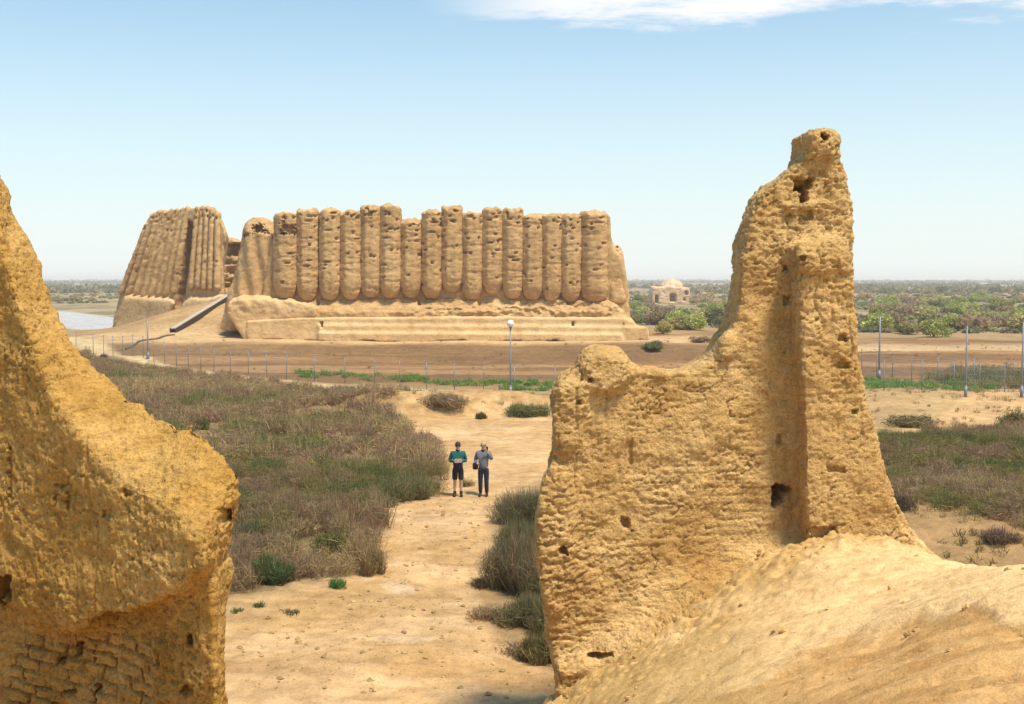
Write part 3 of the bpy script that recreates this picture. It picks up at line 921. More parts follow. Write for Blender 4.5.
    # smooth plaster feet of the wing, left and right of the gully
    for (f0, f1, sd) in (([(113, 331), (119, 312), (124, 297), (150, 299), (172, 300), (176, 304), (168, 318), (166, 345), (112, 345)], [(120, 331), (123, 308), (127, 292), (150, 294), (172, 295), (176, 300), (172, 318), (170, 345), (116, 345)], 411),
                         ([(181, 305), (190, 299), (206, 300), (222, 296), (227, 298), (225, 306), (214, 314), (212, 340), (182, 340), (178, 313)], [(186, 300), (192, 294), (208, 295), (221, 292), (227, 294), (226, 306), (222, 314), (222, 340), (188, 340), (184, 310)], 412)):
        rough_part('plaster_foot', [loft(px_ring(f0, lambda p: Ywing(p) - .05), px_ring(f1, lambda p: Ywing(p) + 1.6))], .25, .15, M['fortplaster'], root, sd, .4, .35)
    # inner court wall glimpsed through the breach
    inn = [(216, 236), (226, 237), (233, 240), (246, 241), (260, 240), (268, 330), (216, 330)]
    A = px_ring(inn, 151.0)
    def exi(V, N):
        V = holes(V, N, [(236, 250, 16, 12, 1.6), (234, 272, 14, 8, 1.0), (228, 286, 16, 4, .8)], .4)
        c = V[:, 2] / 1.1
        V[:, 1] += .35 * sstep(.6, .95, np.abs(c - np.floor(c) - .5) * 2) + .5 * fbm(V * .5, 3, 421)
        return V
    rough_part('inner_wall', [loft(A, shift(A, dy=5))], .3, .18, M['fort'], root, 420, .5, .7, extra=exi)
    return root


build_fort()

# ------------------------------------------------------------------ walkway ramp into the breach
def box_between(a, b, w, h, up=(0, 0, 1)):
    a = np.array(a, float); b = np.array(b, float)
    d = b - a; d /= np.linalg.norm(d)
    s = np.cross(d, up); s /= np.linalg.norm(s)
    u = np.cross(s, d)
    V = []
    for p in (a, b):
        for i, j in ((-1, -1), (1, -1), (1, 1), (-1, 1)):
            V.append(p + s * i * w / 2 + u * j * h / 2)
    return np.array(V), [(0, 1, 2, 3), (7, 6, 5, 4), (0, 4, 5, 1), (1, 5, 6, 2), (2, 6, 7, 3), (3, 7, 4, 0)]


def tube(pts, r, n=8, r2=None, cap=True):
    pts = np.array(pts, float); m = len(pts)
    rr = np.linspace(r, r if r2 is None else r2, m)
    V = []
    for i in range(m):
        d = pts[min(i + 1, m - 1)] - pts[max(i - 1, 0)]; d /= np.linalg.norm(d) + 1e-9
        h = np.array([0, 0, 1.]) if abs(d[2]) < .9 else np.array([1., 0, 0])
        s = np.cross(d, h); s /= np.linalg.norm(s); u = np.cross(s, d)
        for k in range(n):
            a = 2 * math.pi * k / n
            V.append(pts[i] + rr[i] * (math.cos(a) * s + math.sin(a) * u))
    fs = []
    for i in range(m - 1):
        for k in range(n):
            k2 = (k + 1) % n
            fs.append((i * n + k, i * n + k2, (i + 1) * n + k2, (i + 1) * n + k))
    if cap:
        fs.append(tuple(range(n - 1, -1, -1))); fs.append(tuple(range((m - 1) * n, m * n)))
    return np.array(V), fs


def ball(c, r, n=12, m=8, sc=(1, 1, 1)):
    V = []; fs = []
    for i in range(m + 1):
        t = math.pi * i / m
        for k in range(n):
            a = 2 * math.pi * k / n
            V.append((c[0] + sc[0] * r * math.sin(t) * math.cos(a), c[1] + sc[1] * r * math.sin(t) * math.sin(a), c[2] + sc[2] * r * math.cos(t)))
    for i in range(m):
        for k in range(n):
            k2 = (k + 1) % n
            fs.append((i * n + k, (i + 1) * n + k, (i + 1) * n + k2, i * n + k2))
    return np.array(V), fs


class MB:
    def __init__(s):
        s.V = []; s.F = []; s.n = 0; s.mi = []

    def add(s, vf, mi=0):
        v, f = vf
        s.V.append(np.asarray(v, float)); s.F += [tuple(i + s.n for i in q) for q in f]; s.mi += [mi] * len(f); s.n += len(v)
        return s

    def build(s, name, mats, parent=None, smooth=False):
        me = mesh_data(name, np.concatenate(s.V), s.F, smooth)
        mats = mats if isinstance(mats, (list, tuple)) else [mats]
        for m in mats:
            me.materials.append(m)
        if len(mats) > 1:
            me.polygons.foreach_set('material_index', np.array(s.mi[:len(me.polygons)], np.int32))
        return link(bpy.data.objects.new(name, me), parent)


def build_ramp():
    root = empty('walkway')
    tag(root, 'narrow straight walkway with dark timber side climbing the slope to the fortress breach', 'walkway')
    a = at(173, 335.5, 121); b = at(230, 297.5, 134.5)
    a[2] = gz(a[0], a[1]) + .35; b[2] = gz(b[0], b[1]) + .75
    m_ = (a + b) / 2; lift = max(0, gz(m_[0], m_[1]) + .45 - m_[2]); a[2] += lift * .6; b[2] += lift
    MB().add(box_between(a + [0, 0, .05], b + [0, 0, .05], .55, .12)).build('deck', M['plank'], root)
    n = np.array([(b - a)[1], -(b - a)[0], 0]); n /= np.linalg.norm(n)
    MB().add(box_between(a + n * .3 + [0, 0, -.45], b + n * .3 + [0, 0, -.45], .1, 1.0)).build('side_board', M['wood'], root)
    MB().add(box_between(a - n * .3 + [0, 0, -.2], b - n * .3 + [0, 0, -.2], .1, .55)).build('side_board', M['wood'], root)


build_ramp()


def build_bank():
    # low earth-retaining kerb lines below the wing
    pts = [(132, 352), (150, 347), (168, 341), (176, 337)]
    V = []
    mb = MB()
    A_ = at(126, 352, 109.5); B_ = at(173, 337, 119)
    P = []
    for k in range(11):
        p = A_ + (B_ - A_) * k / 10; p[0] += .25 * math.sin(k * 1.3); p[2] = gz(p[0], p[1]); P.append(p)
    for p, q in zip(P[:-1], P[1:]):
        mb.add(box_between(p + [0, 0, .05], q + [0, 0, .02], .2, .2))
    o = mb.build('retaining_kerb', M['bark'])
    tag(o, 'low earthen retaining kerb on the slope below the walkway foot', 'kerb')


build_bank()

# ------------------------------------------------------------------ small domed tomb beyond the fort
def build_tomb():
    Y = 330.0
    root = empty('domed_tomb')
    tag(root, 'small pale ruined tomb with broken dome and two dark doorways standing among green bushes', 'tomb')
    f = [(652, 304), (652, 292), (654, 286), (662, 287), (668, 285), (676, 286), (684, 288), (690, 286), (691, 296), (689, 306)]
    A = px_ring(f, Y)
    me = solid_remesh('wall', [loft(A, shift(A, dy=8.5))], .5, .22, 3, 1)
    V, N = weather(me, 700, .25, .7, 0)
    V = holes(V, N, [(657, 299, 3.2, 8, 2.2), (673, 298, 6, 7.5, 2.6), (672.6, 294.6, 3.6, 3, 2.6), (686.5, 293, 3, 4, 1.2), (684.5, 299.5, 2.4, 3, 1.0)], .08)
    set_verts(me, V)
    obj('wall', me, M['fortpale'], root)
    c = at(671, 287, Y + 4.4)
    mb = solid_remesh('dome', [ball((c[0], c[1], c[2] - .3), 3.3, 20, 10, (1, 1, .82)), ball((c[0] + 2.3, c[1], c[2] + .8), .9, 10, 6)], .4, .2, 3, 1)
    V, N = weather(mb, 710, .3, 1.2, 0)
    V[:, 2] -= .9 * np.clip(perlin(V * .7, 5), 0, 1) * (V[:, 2] > c[2] + .5)
    set_verts(mb, V)
    obj('dome', mb, M['fortpale'], root)


build_tomb()

# ------------------------------------------------------------------ fence and poles
def fence(name, pts, label, spacing_px=None, h=1.75, every=2.4, wire=.007):
    root = empty(name)
    tag(root, label, 'fence')
    P = [on_ground(*p) for p in pts]
    # resample at even spacing
    seg = [np.linalg.norm((b - a)[:2]) for a, b in zip(P[:-1], P[1:])]
    tot = sum(seg); n = max(2, int(round(tot / every)))
    posts = []
    for i in range(n + 1):
        s = tot * i / n; k = 0
        while k < len(seg) - 1 and s > seg[k]:
            s -= seg[k]; k += 1
        p = P[k] + (P[k + 1] - P[k]) * min(1, s / seg[k])
        p[2] = gz(float(p[0]), float(p[1])); posts.append(p)
    for p in posts:
        mb = MB()
        lean = np.array([random.gauss(0, .03), random.gauss(0, .03), 0])
        mb.add(tube([p + [0, 0, -.2], p + [0, 0, h] + lean], .027, 6))
        mb.add(ball(p + [0, 0, h] + lean, .045, 6, 4))
        mb.build('post', M['steel'], root, True)
    mb = MB()
    for a, b in zip(posts[:-1], posts[1:]):
        for zz in (.1, .55, 1.0, 1.4, h - .06):
            mid = (a + b) / 2 + [0, 0, zz - .015]
            mb.add(tube([a + [0, 0, zz], mid, b + [0, 0, zz]], wire, 3, cap=False))
        L = np.linalg.norm(b - a); m = int(L / .22)
        for j in range(m):
            s0 = j / m; s1 = min(1, s0 + (h - .2) / L * .999)
            h1 = (s1 - s0) * L
            p = a + (b - a) * s0; q = a + (b - a) * s1
            mb.add(tube([p + [0, 0, .1], q + [0, 0, .1 + h1]], wire * .42, 3, cap=False))
            p = a + (b - a) * (1 - s0); q = a + (b - a) * (1 - s1)
            mb.add(tube([p + [0, 0, .1], q + [0, 0, .1 + h1]], wire * .42, 3, cap=False))
    mb.build('wire_mesh', M['steel'], root)


fence('chain_link_fence', [(76, 347), (96, 351), (150, 361), (216, 372), (290, 380), (366, 384), (430, 390), (510, 395), (600, 396), (720, 395), (860, 393), (940, 393), (1010, 393), (1090, 396)], 'long wire fence on thin grey posts crossing in front of the fortress')
fence('chain_link_fence', [(1100, 386), (985, 385), (925, 384), (894, 380), (862, 374)], 'short farther wire fence on grey posts before the bare red bank at right')


def pole(px, by, ty, label, lamp=False, r=.07, mat='steel', cat='pole', name='pole', fixture=False):
    b = on_ground(px, by)
    top = at(px, ty, b[1])
    root = empty(name, tuple(b))
    tag(root, label, cat)
    H = float(top[2] - b[2])
    MB().add(tube([(0, 0, -.3), (0, 0, H * .4), (0, 0, H)], r, 10, r * .75)).build('mast', M[mat], root, True)
    MB().add(tube([(0, 0, -.1), (0, 0, .55)], r * 1.7, 10)).add(tube([(0, 0, .55), (0, 0, .62)], r * 1.7, 10, r)).build('base_sleeve', M[mat], root, True)
    if lamp:
        MB().add(tube([(0, 0, H - .02), (0, 0, H + .1)], r * 1.6, 10, r * 2)).build('collar', M[mat], root, True)
        MB().add(ball((0, 0, H + .26), .21, 16, 10)).build('lamp_globe', M['lampglass'], root, True)
    elif fixture:
        MB().add(tube([(0, 0, H), (0, 0, H + .16)], r * .5, 6)).build('finial', M[mat], root)


pole(510.5, 396, 328, 'slim grey lamp post topped by a white globe before the fortress plinth', True, .055, 'steel', 'lamp post', 'lamp_post')
pole(148, 359, 319, 'dark pole beside the fence below the fortress side wing at left', fixture=True)
pole(879, 379, 316, 'dark steel pole right beside the tower ruin in front of green bushes', fixture=True)
pole(965.5, 397, 326, 'grey pole between the bushes and the grass strip, second from the right edge', r=.048, mat='steel', fixture=True)
pole(1021.5, 397, 322, 'grey pole cut by the right edge of the photo', r=.048, mat='steel', fixture=True)

# ------------------------------------------------------------------ vegetation
def blade_fan(C, R, H, n, rng, w=.012, spread=1.0, curl=.3, seg=2):
    """C (K,3) clump centres, R,H (K,), n blades each -> tri mesh arrays and clump index"""
    K = len(C)
    idx = np.repeat(np.arange(K), n)
    m = len(idx)
    th = rng.uniform(0, 2 * math.pi, m); rad = np.sqrt(rng.random(m))
    el = 1 - rad * spread * .75 * rng.uniform(.6, 1.1, m)
    b = C[idx].copy()
    br = R[idx] * rad * .55
    b[:, 0] += np.cos(th) * br; b[:, 1] += np.sin(th) * br
    up = rng.uniform(0, .7, m) * H[idx] * (rng.random(m) < .72)
    b[:, 2] += up - .03
    b[:, :2] += (np.stack([np.cos(th), np.sin(th)], -1) * (R[idx] * rad)[:, None]) * (up / np.maximum(H[idx], .01))[:, None] * .55
    tip = C[idx].copy()
    th2 = th + rng.normal(0, .75, m)
    rr = R[idx] * rad * rng.uniform(.7, 1.15, m)
    tip[:, 0] += np.cos(th2) * rr; tip[:, 1] += np.sin(th2) * rr
    hz = H[idx] * np.sqrt(np.clip(1 - (rad * .85) ** 2, .08, 1)) * rng.uniform(.55, 1.12, m)
    tip[:, 2] += hz
    mid = (b + tip) / 2 + rng.normal(0, .06, (m, 3)) * R[idx][:, None]
    s = rng.normal(size=(m, 3)); d = tip - b
    s = np.cross(d, s); s /= np.linalg.norm(s, axis=1)[:, None] + 1e-9
    ww = (w if np.ndim(w) else w) * rng.uniform(.6, 1.4, m)
    s *= ww[:, None]
    V = np.stack([b - s, b + s, mid + s * .8, mid - s * .8, tip], 1).reshape(-1, 3)
    o = np.arange(m)[:, None] * 5
    return V, (o + np.array([[0, 1, 2, 3]])), (o + np.array([[3, 2, 4]])), idx


PAL = {'grey': (.265, .18, .095), 'mauve': (.27, .165, .10), 'olive': (.21, .172, .056), 'green': (.11, .13, .038), 'tan': (.36, .255, .12), 'straw': (.45, .33, .16)}
for k_ in PAL:
    PAL[k_] = np.array(PAL[k_])


def stuff(name, label, C, R, H, n, colors, rng, w, mat='twig', **kw):
    V, q, t, idx = blade_fan(C, R, H, n, rng, w, **kw)
    me = mesh_data(name, V, [q, t], False)
    alt = colors[rng.integers(0, len(colors), len(idx))]
    c = (colors[idx] * .8 + alt * .2) * rng.uniform(.65, 1.35, (len(idx), 1)) * rng.normal(1, .08, (len(idx), 3))
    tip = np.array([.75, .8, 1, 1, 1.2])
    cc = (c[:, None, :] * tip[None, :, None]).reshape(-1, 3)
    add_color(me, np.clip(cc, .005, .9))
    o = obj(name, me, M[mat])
    return tag(o, label, name.replace('_', ' '), kind='stuff')


def scatter_px(poly, dens, rng, ymin=None):
    """random ground points inside a photo-space polygon, uniform over the ground"""
    poly = np.array(poly, float)
    Yp = 6.8 * 1200 / (poly[:, 1] - 279)
    gx = (poly[:, 0] - 512) / 1200 * Yp
    x0, x1 = gx.min(), gx.max(); y0, y1 = Yp.min(), Yp.max()
    n = int((x1 - x0) * (y1 - y0) * dens)
    x = rng.uniform(x0, x1, n); y = rng.uniform(y0, y1, n)
    px, py = proj(np.stack([x, y, np.zeros(n)], -1))
    k = in_poly(px, py, [tuple(p) for p in poly])
    x, y = x[k], y[k]
    return np.stack([x, y, gz(x, y)], -1)


def patch_colors(C, rng, wts):
    n1 = fbm(xy0(C[:, 0], C[:, 1]) * np.array([.12, .2, 1]), 3, 71)
    n2 = fbm(xy0(C[:, 0], C[:, 1]) * .45, 2, 72)
    s = n1 + .7 * n2 + rng.normal(0, .14, len(C))
    names = [w[0] for w in wts]; cum = np.cumsum([w[1] for w in wts]); cum = cum / cum[-1]
    rank = np.argsort(np.argsort(s)) / max(1, len(s) - 1)
    k = np.minimum(np.searchsorted(cum, rank), len(names) - 1)
    return np.array([PAL[n] for n in names])[k]


LEFT_BRUSH = [(-170, 332), (60, 354), (120, 366), (200, 378), (300, 390), (400, 396), (468, 404), (432, 404), (394, 412), (396, 424), (420, 438), (442, 454), (444, 478), (428, 496), (388, 508), (382, 545), (358, 580), (300, 588), (232, 598), (60, 600), (-170, 560)]
rng = np.random.default_rng(5)
C = scatter_px(LEFT_BRUSH, 4.0, rng)
gap = fbm(xy0(C[:, 0], C[:, 1]) * .35, 3, 75)
C = C[gap > -.36]
ppx, ppy = proj(C)
bare = in_poly(ppx, ppy, [(270, 494), (310, 492), (322, 498), (300, 503), (275, 502)]) | in_poly(ppx, ppy, [(395, 408), (430, 402), (470, 408), (440, 425), (400, 424)])
C = C[~bare]
H = rng.uniform(.36, .9, len(C)) * (1 + .5 * fbm(xy0(C[:, 0], C[:, 1]) * .2, 2, 77))
R = rng.uniform(.4, .8, len(C))
colors = patch_colors(C, rng, [('green', .13), ('olive', .22), ('grey', .27), ('mauve', .22), ('tan', .16)])
near = C[:, 1] < 42
stuff('dry_brush', 'dense grey green and mauve dry brush covering the flat left of the path', C[near], R[near], H[near], 210, colors[near], rng, .0062)
stuff('dry_brush', 'olive and brown dry brush farther back between path and fence', C[~near], R[~near], H[~near], 75, colors[~near], rng, .012)
C = scatter_px([(760, 440), (872, 438), (930, 436), (1010, 430), (1120, 430), (1120, 560), (1010, 540), (960, 524), (915, 512), (890, 500), (760, 500)], 4.0, rng)
R = rng.uniform(.4, .8, len(C)); H = rng.uniform(.3, .62, len(C))
stuff('dry_brush', 'dark olive and mauve dry brush behind the right mound', C, R, H, 150, patch_colors(C, rng, [('green', .2), ('olive', .25), ('mauve', .25), ('grey', .2), ('tan', .1)]), rng, .0075)
# thin straw grass on the bare banks
C = scatter_px([(925, 379), (960, 370), (1110, 374), (1110, 389), (960, 390)], 1.2, rng)
stuff('dry_brush', 'dark grey green low brush behind the fence at far right', C, rng.uniform(.5, 1.0, len(C)), rng.uniform(.4, .9, len(C)), 60, patch_colors(C, rng, [('green', .5), ('olive', .3), ('grey', .2)]), rng, .016)
C = np.concatenate([scatter_px([(862, 396), (1110, 396), (1110, 432), (862, 436)], .8, rng), scatter_px([(900, 505), (1100, 545), (1100, 640), (930, 560)], 1.5, rng), scatter_px([(388, 406), (552, 400), (552, 416), (396, 416)], .5, rng), scatter_px([(150, 352), (230, 347), (720, 346), (1060, 340), (1060, 386), (600, 388), (230, 374)], .10, rng)])
stuff('dry_grass', 'thin straw coloured grass tufts on the bare sandy banks', C, rng.uniform(.12, .35, len(C)), rng.uniform(.1, .3, len(C)), 24, patch_colors(C, rng, [('straw', .5), ('tan', .3), ('olive', .2)]), rng, .010)
# green strips along the fence
C = np.concatenate([scatter_px([(296, 373), (360, 374), (420, 378), (480, 382), (560, 384), (600, 388), (600, 394), (530, 392), (470, 387), (400, 382), (300, 377)], 3.0, rng), scatter_px([(866, 382), (930, 384), (1000, 388), (990, 393), (930, 394), (866, 394)], 3.0, rng)])
g = fbm(xy0(C[:, 0], C[:, 1]) * .3, 2, 79)
C = C[g > -.22]
gc = np.where(rng.random((len(C), 1)) < .7, np.array([[.16, .30, .045]]), np.array([[.27, .33, .09]]))
stuff('green_grass', 'bright green grass strip along the fence', C, rng.uniform(.25, .6, len(C)), rng.uniform(.2, .5, len(C)), 34, gc, rng, .022, 'leaf')

# single shrubs one can tell apart
def shrub(px, by, wpx, hpx, col, label, name='shrub', n=900, tips=None, mat='twig', blade=.0055, group=None, spread=1.0, deadw=0):
    b = on_ground(px, by)
    sc = b[1] / 1200
    R = wpx * sc / 2; H = hpx * sc
    rg = np.random.default_rng(int(px * 7 + by))
    root = empty(name, tuple(b + [0, 0, 0]))
    tag(root, label, 'shrub', group)
    k = 9
    c0 = np.zeros((k, 3)); a = rg.uniform(0, 2 * math.pi, k); rr = np.sqrt(rg.random(k)) * .6
    c0[:, 0] = np.cos(a) * rr * R; c0[:, 1] = np.sin(a) * rr * R * .9
    Rk = np.full(k, R * .55) * rg.uniform(.7, 1.1, k); Hk = H * (1 - .55 * rr) * rg.uniform(.75, 1.0, k)
    V, q, t, idx = blade_fan(c0, Rk, Hk, n // k, rg, blade, spread=spread)
    me = mesh_data('foliage', V, [q, t], False)
    cols = np.array([PAL[c] if isinstance(c, str) else np.array(c) for c in col])[rg.integers(0, len(col), len(idx))]
    cols = cols * rg.uniform(.6, 1.4, (len(idx), 1))
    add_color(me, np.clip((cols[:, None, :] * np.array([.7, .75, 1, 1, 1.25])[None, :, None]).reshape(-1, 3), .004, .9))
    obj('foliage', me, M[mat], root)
    mb = MB()
    for i in range(7):
        a = rg.uniform(0, 2 * math.pi); l = rg.uniform(.3, .75)
        mb.add(tube([(0, 0, -.08), (math.cos(a) * R * .25 * l, math.sin(a) * R * .25 * l, H * .35 * l), (math.cos(a) * R * .8 * l, math.sin(a) * R * .8 * l, H * .8 * l)], .018 * max(1, H), 5, .004))
    mb.build('stems', M['bark'], root, True)
    return root


GB = [(.12, .145, .065), (.19, .18, .085), (.235, .18, .10)]
shrub(526, 524, 88, 56, GB + ['grey'], 'grey green shrub at the path edge beside the two walkers', n=4200)
shrub(516, 590, 88, 76, GB + ['mauve', 'grey'], 'largest grey green shrub in the row along the right path edge', n=6000)
shrub(528, 628, 78, 50, GB + ['olive'], 'blue green shrub in front of the largest one on the right path edge', n=4200)
shrub(546, 662, 62, 48, ['olive', 'tan', 'green'], 'nearest sparse green shrub at the foot of the tower ruin wall', n=2400)
shrub(477, 586, 30, 13, ['mauve', 'grey', (.09, .06, .045)], 'low dark leafless shrub creeping onto the path', n=500)
shrub(482, 618, 46, 20, ['grey', 'tan', 'mauve'], 'low straw brown shrub on the path below the dark leafless one', n=600)
shrub(520, 652, 70, 14, [(.10, .075, .05), 'grey'], 'flat dead branch shrub lying on the path', n=400, spread=1.2)
shrub(407, 500, 62, 44, ['green', GB[0], 'grey'], 'round dark green shrub where the brush meets the path left of the walkers', n=2600)
shrub(272, 580, 60, 36, [(.055, .10, .035), (.08, .11, .04), 'green'], 'dark green bush in the mauve brush left of the path', n=2600)
shrub(372, 572, 44, 40, ['olive', 'tan', 'grey'], 'pale olive bush at the corner of the brush by the path', n=2000)
shrub(338, 587, 24, 16, [(.07, .20, .05), (.14, .28, .08)], 'small bright green tuft at the brush edge', n=420, mat='leaf')
shrub(237, 612, 18, 8, [(.09, .18, .06), (.15, .20, .08)], 'leftmost of the low green tufts on the bare soil by the left wall', n=170, mat='leaf', spread=1.2)
shrub(259, 607, 16, 10, [(.08, .17, .05), (.14, .20, .07)], 'rounder green tuft on bare soil, second from the left wall', n=170, mat='leaf', spread=1.2)
shrub(289, 613, 26, 7, [(.06, .10, .04), (.13, .13, .06)], 'flat olive green tuft on bare soil, farthest from the left wall', n=170, mat='leaf', spread=1.2)
shrub(447, 410, 66, 22, ['grey', GB[1], 'mauve'], 'wide grey brown shrub on the rise behind the walkers', n=1300, blade=.016)
shrub(530, 416, 54, 22, ['green', GB[0], 'olive'], 'dark green shrub against the low end of the tower ruin wall', n=1300, blade=.016)
shrub(481, 404, 14, 10, ['olive', 'green'], 'small green shrub between lamp post and sandy knoll', n=400, blade=.016)
shrub(910, 425, 70, 14, ['green', 'grey', 'tan'], 'long low olive shrub on the sandy bank right of the tower', n=1300, blade=.016)
shrub(1018, 428, 46, 24, ['olive', GB[0], 'tan'], 'green brown shrub on the sandy bank at the right edge', n=1300, blade=.016)
shrub(903, 511, 36, 26, [(.07, .055, .045), 'grey'], 'very dark shrub tucked behind the foot of the tower ruin', n=1000)
shrub(1000, 544, 56, 24, [(.09, .07, .055), 'mauve'], 'dark mauve shrub above the right mound crest', n=1200)
shrub(104, 359, 9, 8, [(.04, .07, .03)], 'small dark green shrub at the left end of the fence track', n=300, blade=.02)
shrub(182, 376, 10, 5, [(.04, .07, .03), 'green'], 'small dark shrub beside the sandy track below the side wing', n=300, blade=.02)
shrub(466, 487, 22, 14, ['olive', 'tan'], 'thin olive weed behind the legs of the two walkers', n=300)

shrub(541, 562, 60, 60, GB + ['mauve'], 'tall shrub squeezed between the largest path side shrub and the ruin wall', n=3000)
shrub(540, 600, 50, 46, GB + ['olive', 'grey'], 'green shrub leaning on the rough wall end beside the path', n=2400)

shrub(510, 552, 62, 52, GB + ['olive'], 'middle shrub filling the row between the two biggest along the right path edge', n=3400)
random.seed(33)
for _k in range(26):
    while True:
        qx, qy = random.uniform(120, 420), random.uniform(392, 575)
        if in_poly(np.array([qx]), np.array([qy]), LEFT_BRUSH)[0]: break
    sc_ = (qy - 279) / 100
    shrub(qx, qy, random.uniform(14, 26) * sc_ ** .9, random.uniform(9, 15) * sc_ ** .9, random.choice([GB + ['green'], ['mauve', 'grey'], ['tan', 'straw', 'grey'], ['olive', 'green']]), 'shrub standing a little taller than the dry brush left of the path', group='shrubs scattered through the left brush', n=900, blade=.009)

# bushes and small trees beyond the fort
def leaf_cloud(lobes, n, rng, size):
    """small leaf-clump faces spread through overlapping lobes"""
    vol = np.array([l[3] * l[4] * l[5] for l in lobes]); k = rng.choice(len(lobes), n, p=vol / vol.sum())
    L = np.array(lobes)[k]
    d = rng.normal(size=(n, 3)); d /= np.linalg.norm(d, axis=1)[:, None]
    r = rng.random(n) ** .45
    c = L[:, :3] + d * L[:, 3:6] * r[:, None] * rng.uniform(.85, 1.12, (n, 1))
    c[:, 2] = np.maximum(c[:, 2], .02)
    a = rng.normal(size=(n, 3)); a /= np.linalg.norm(a, axis=1)[:, None]
    b = np.cross(a, rng.normal(size=(n, 3))); b /= np.linalg.norm(b, axis=1)[:, None]
    s = size * rng.uniform(.6, 1.4, (n, 1))
    V = np.stack([c - a * s, c + b * s * .55, c + a * s, c - b * s * .55], 1).reshape(-1, 3)
    q = np.arange(n)[:, None] * 4 + np.array([[0, 1, 2, 3]])
    return V, q, c


def make_crown(seed, w, h, n, c0, c1, size=.16, lobes_n=9):
    rg = np.random.default_rng(seed)
    lobes = []
    for i in range(lobes_n):
        a = rg.uniform(0, 2 * math.pi); rr = math.sqrt(rg.random()) * .62 * w / 2
        hh = h * rg.uniform(.45, 1.0) * (1 - .5 * (rr / (w / 2)) ** 2)
        lobes.append((math.cos(a) * rr, math.sin(a) * rr, hh * .55, w * rg.uniform(.16, .28), w * rg.uniform(.16, .28), hh * .45))
    V, q, c = leaf_cloud(lobes, n, rg, size)
    me = mesh_data('crown', V, q, False)
    tone = rg.random(n) ** 1.2
    cl = perlin(c * 1.1, seed % 31)
    col = np.array(c0)[None] * (1 - tone[:, None]) + np.array(c1)[None] * tone[:, None]
    col = col * (1 + .5 * cl[:, None]) * rg.uniform(.7, 1.3, (n, 1))
    add_color(me, np.clip(np.repeat(col, 4, 0), .004, .8))
    me.materials.append(M['leaf'])
    mb = MB()
    for i in range(6):
        a = rg.uniform(0, 2 * math.pi); l = rg.uniform(.4, .8)
        mb.add(tube([(0, 0, -.2), (math.cos(a) * w * .12 * l, math.sin(a) * w * .12 * l, h * .3 * l), (math.cos(a) * w * .34 * l, math.sin(a) * w * .34 * l, h * .75 * l)], .07, 6, .02))
    t = mb.build('trunk', M['bark'], None, True)
    tme = t.data; bpy.data.objects.remove(t)
    return me, tme


KINDS = {
    'green': [make_crown(40 + i, 4.2, 2.9, 2600, (.22, .25, .07), (.50, .50, .16), .15) for i in range(3)],
    'olive': [make_crown(50 + i, 4.2, 2.5, 2400, (.28, .26, .10), (.55, .47, .20), .15) for i in range(3)],
    'brown': [make_crown(60 + i, 4.2, 2.2, 2200, (.30, .22, .13), (.52, .38, .23), .15) for i in range(2)],
    'dark': [make_crown(70 + i, 4.2, 2.6, 2400, (.12, .14, .06), (.30, .29, .12), .15) for i in range(2)],
}


def bush(px, by, wpx, hpx, kind, label, group=None, name='bush', parts=True, pos=None):
    b = on_ground(px, by) if pos is None else np.array(pos)
    sc = b[1] / 1200
    me, tm = random.choice(KINDS[kind])
    W = wpx * sc; Hh = hpx * sc
    h0 = {'green': 2.9, 'olive': 2.5, 'brown': 2.2, 'dark': 2.6}[kind]
    if parts:
        root = empty(name, tuple(b), random.uniform(0, 6.28))
        root.scale = (W / 4.2, W / 4.2, Hh / h0)
        link(bpy.data.objects.new('crown', me), root)
        link(bpy.data.objects.new('trunk', tm), root)
    else:
        root = link(bpy.data.objects.new(name, me))
        root.location = tuple(b); root.rotation_euler = (0, 0, random.uniform(0, 6.28)); root.scale = (W / 4.2, W / 4.2, Hh / h0)
    tag(root, label, 'bush', group)
    return root


bush(878, 332, 40, 24, 'green', 'bright green bush just right of the tower ruin')
bush(908, 334, 30, 20, 'olive', 'yellow olive bush, middle of three in front of the bare red bank')
bush(934, 337, 36, 22, 'green', 'rounded green bush closest to the bare red bank')
bush(903, 318, 44, 16, 'brown', 'brown green bush behind the yellow olive one right of the tower')
bush(925, 318, 28, 14, 'olive', 'pale olive bush among the greens behind the red bank')
bush(951, 322, 30, 18, 'dark', 'darkest green bush behind the rounded green one')
bush(974, 327, 30, 20, 'olive', 'yellow green bush behind the second pole from the right edge')
bush(998, 328, 26, 18, 'brown', 'brown olive bush between the two right hand poles')
bush(1018, 328, 30, 26, 'green', 'tall bright green bush at the right edge of the photo')
bush(960, 308, 34, 12, 'green', 'light green bush in the second row above the red bank')
bush(1000, 312, 34, 16, 'green', 'broad green bush behind the brown olive one at right')
bush(663, 334, 22, 17, 'olive', 'pale olive bush beside the right corner of the fortress plinth')
bush(676, 326, 30, 20, 'green', 'yellow green bush in front of the small tomb')
bush(693, 330, 34, 20, 'green', 'fresh green bush between the tomb and the tower ruin')
bush(716, 327, 36, 24, 'dark', 'dark green tall bush touching the left edge of the tower ruin')
bush(704, 305, 40, 14, 'brown', 'grey brown bush right behind the small tomb')
bush(652, 312, 20, 10, 'olive', 'olive bush at the left foot of the small tomb')
bush(700, 343, 26, 9, 'brown', 'low brown bush before the green ones left of the tower')
bush(655, 345, 30, 12, 'dark', 'low dark bush at the foot of the plinth corner')

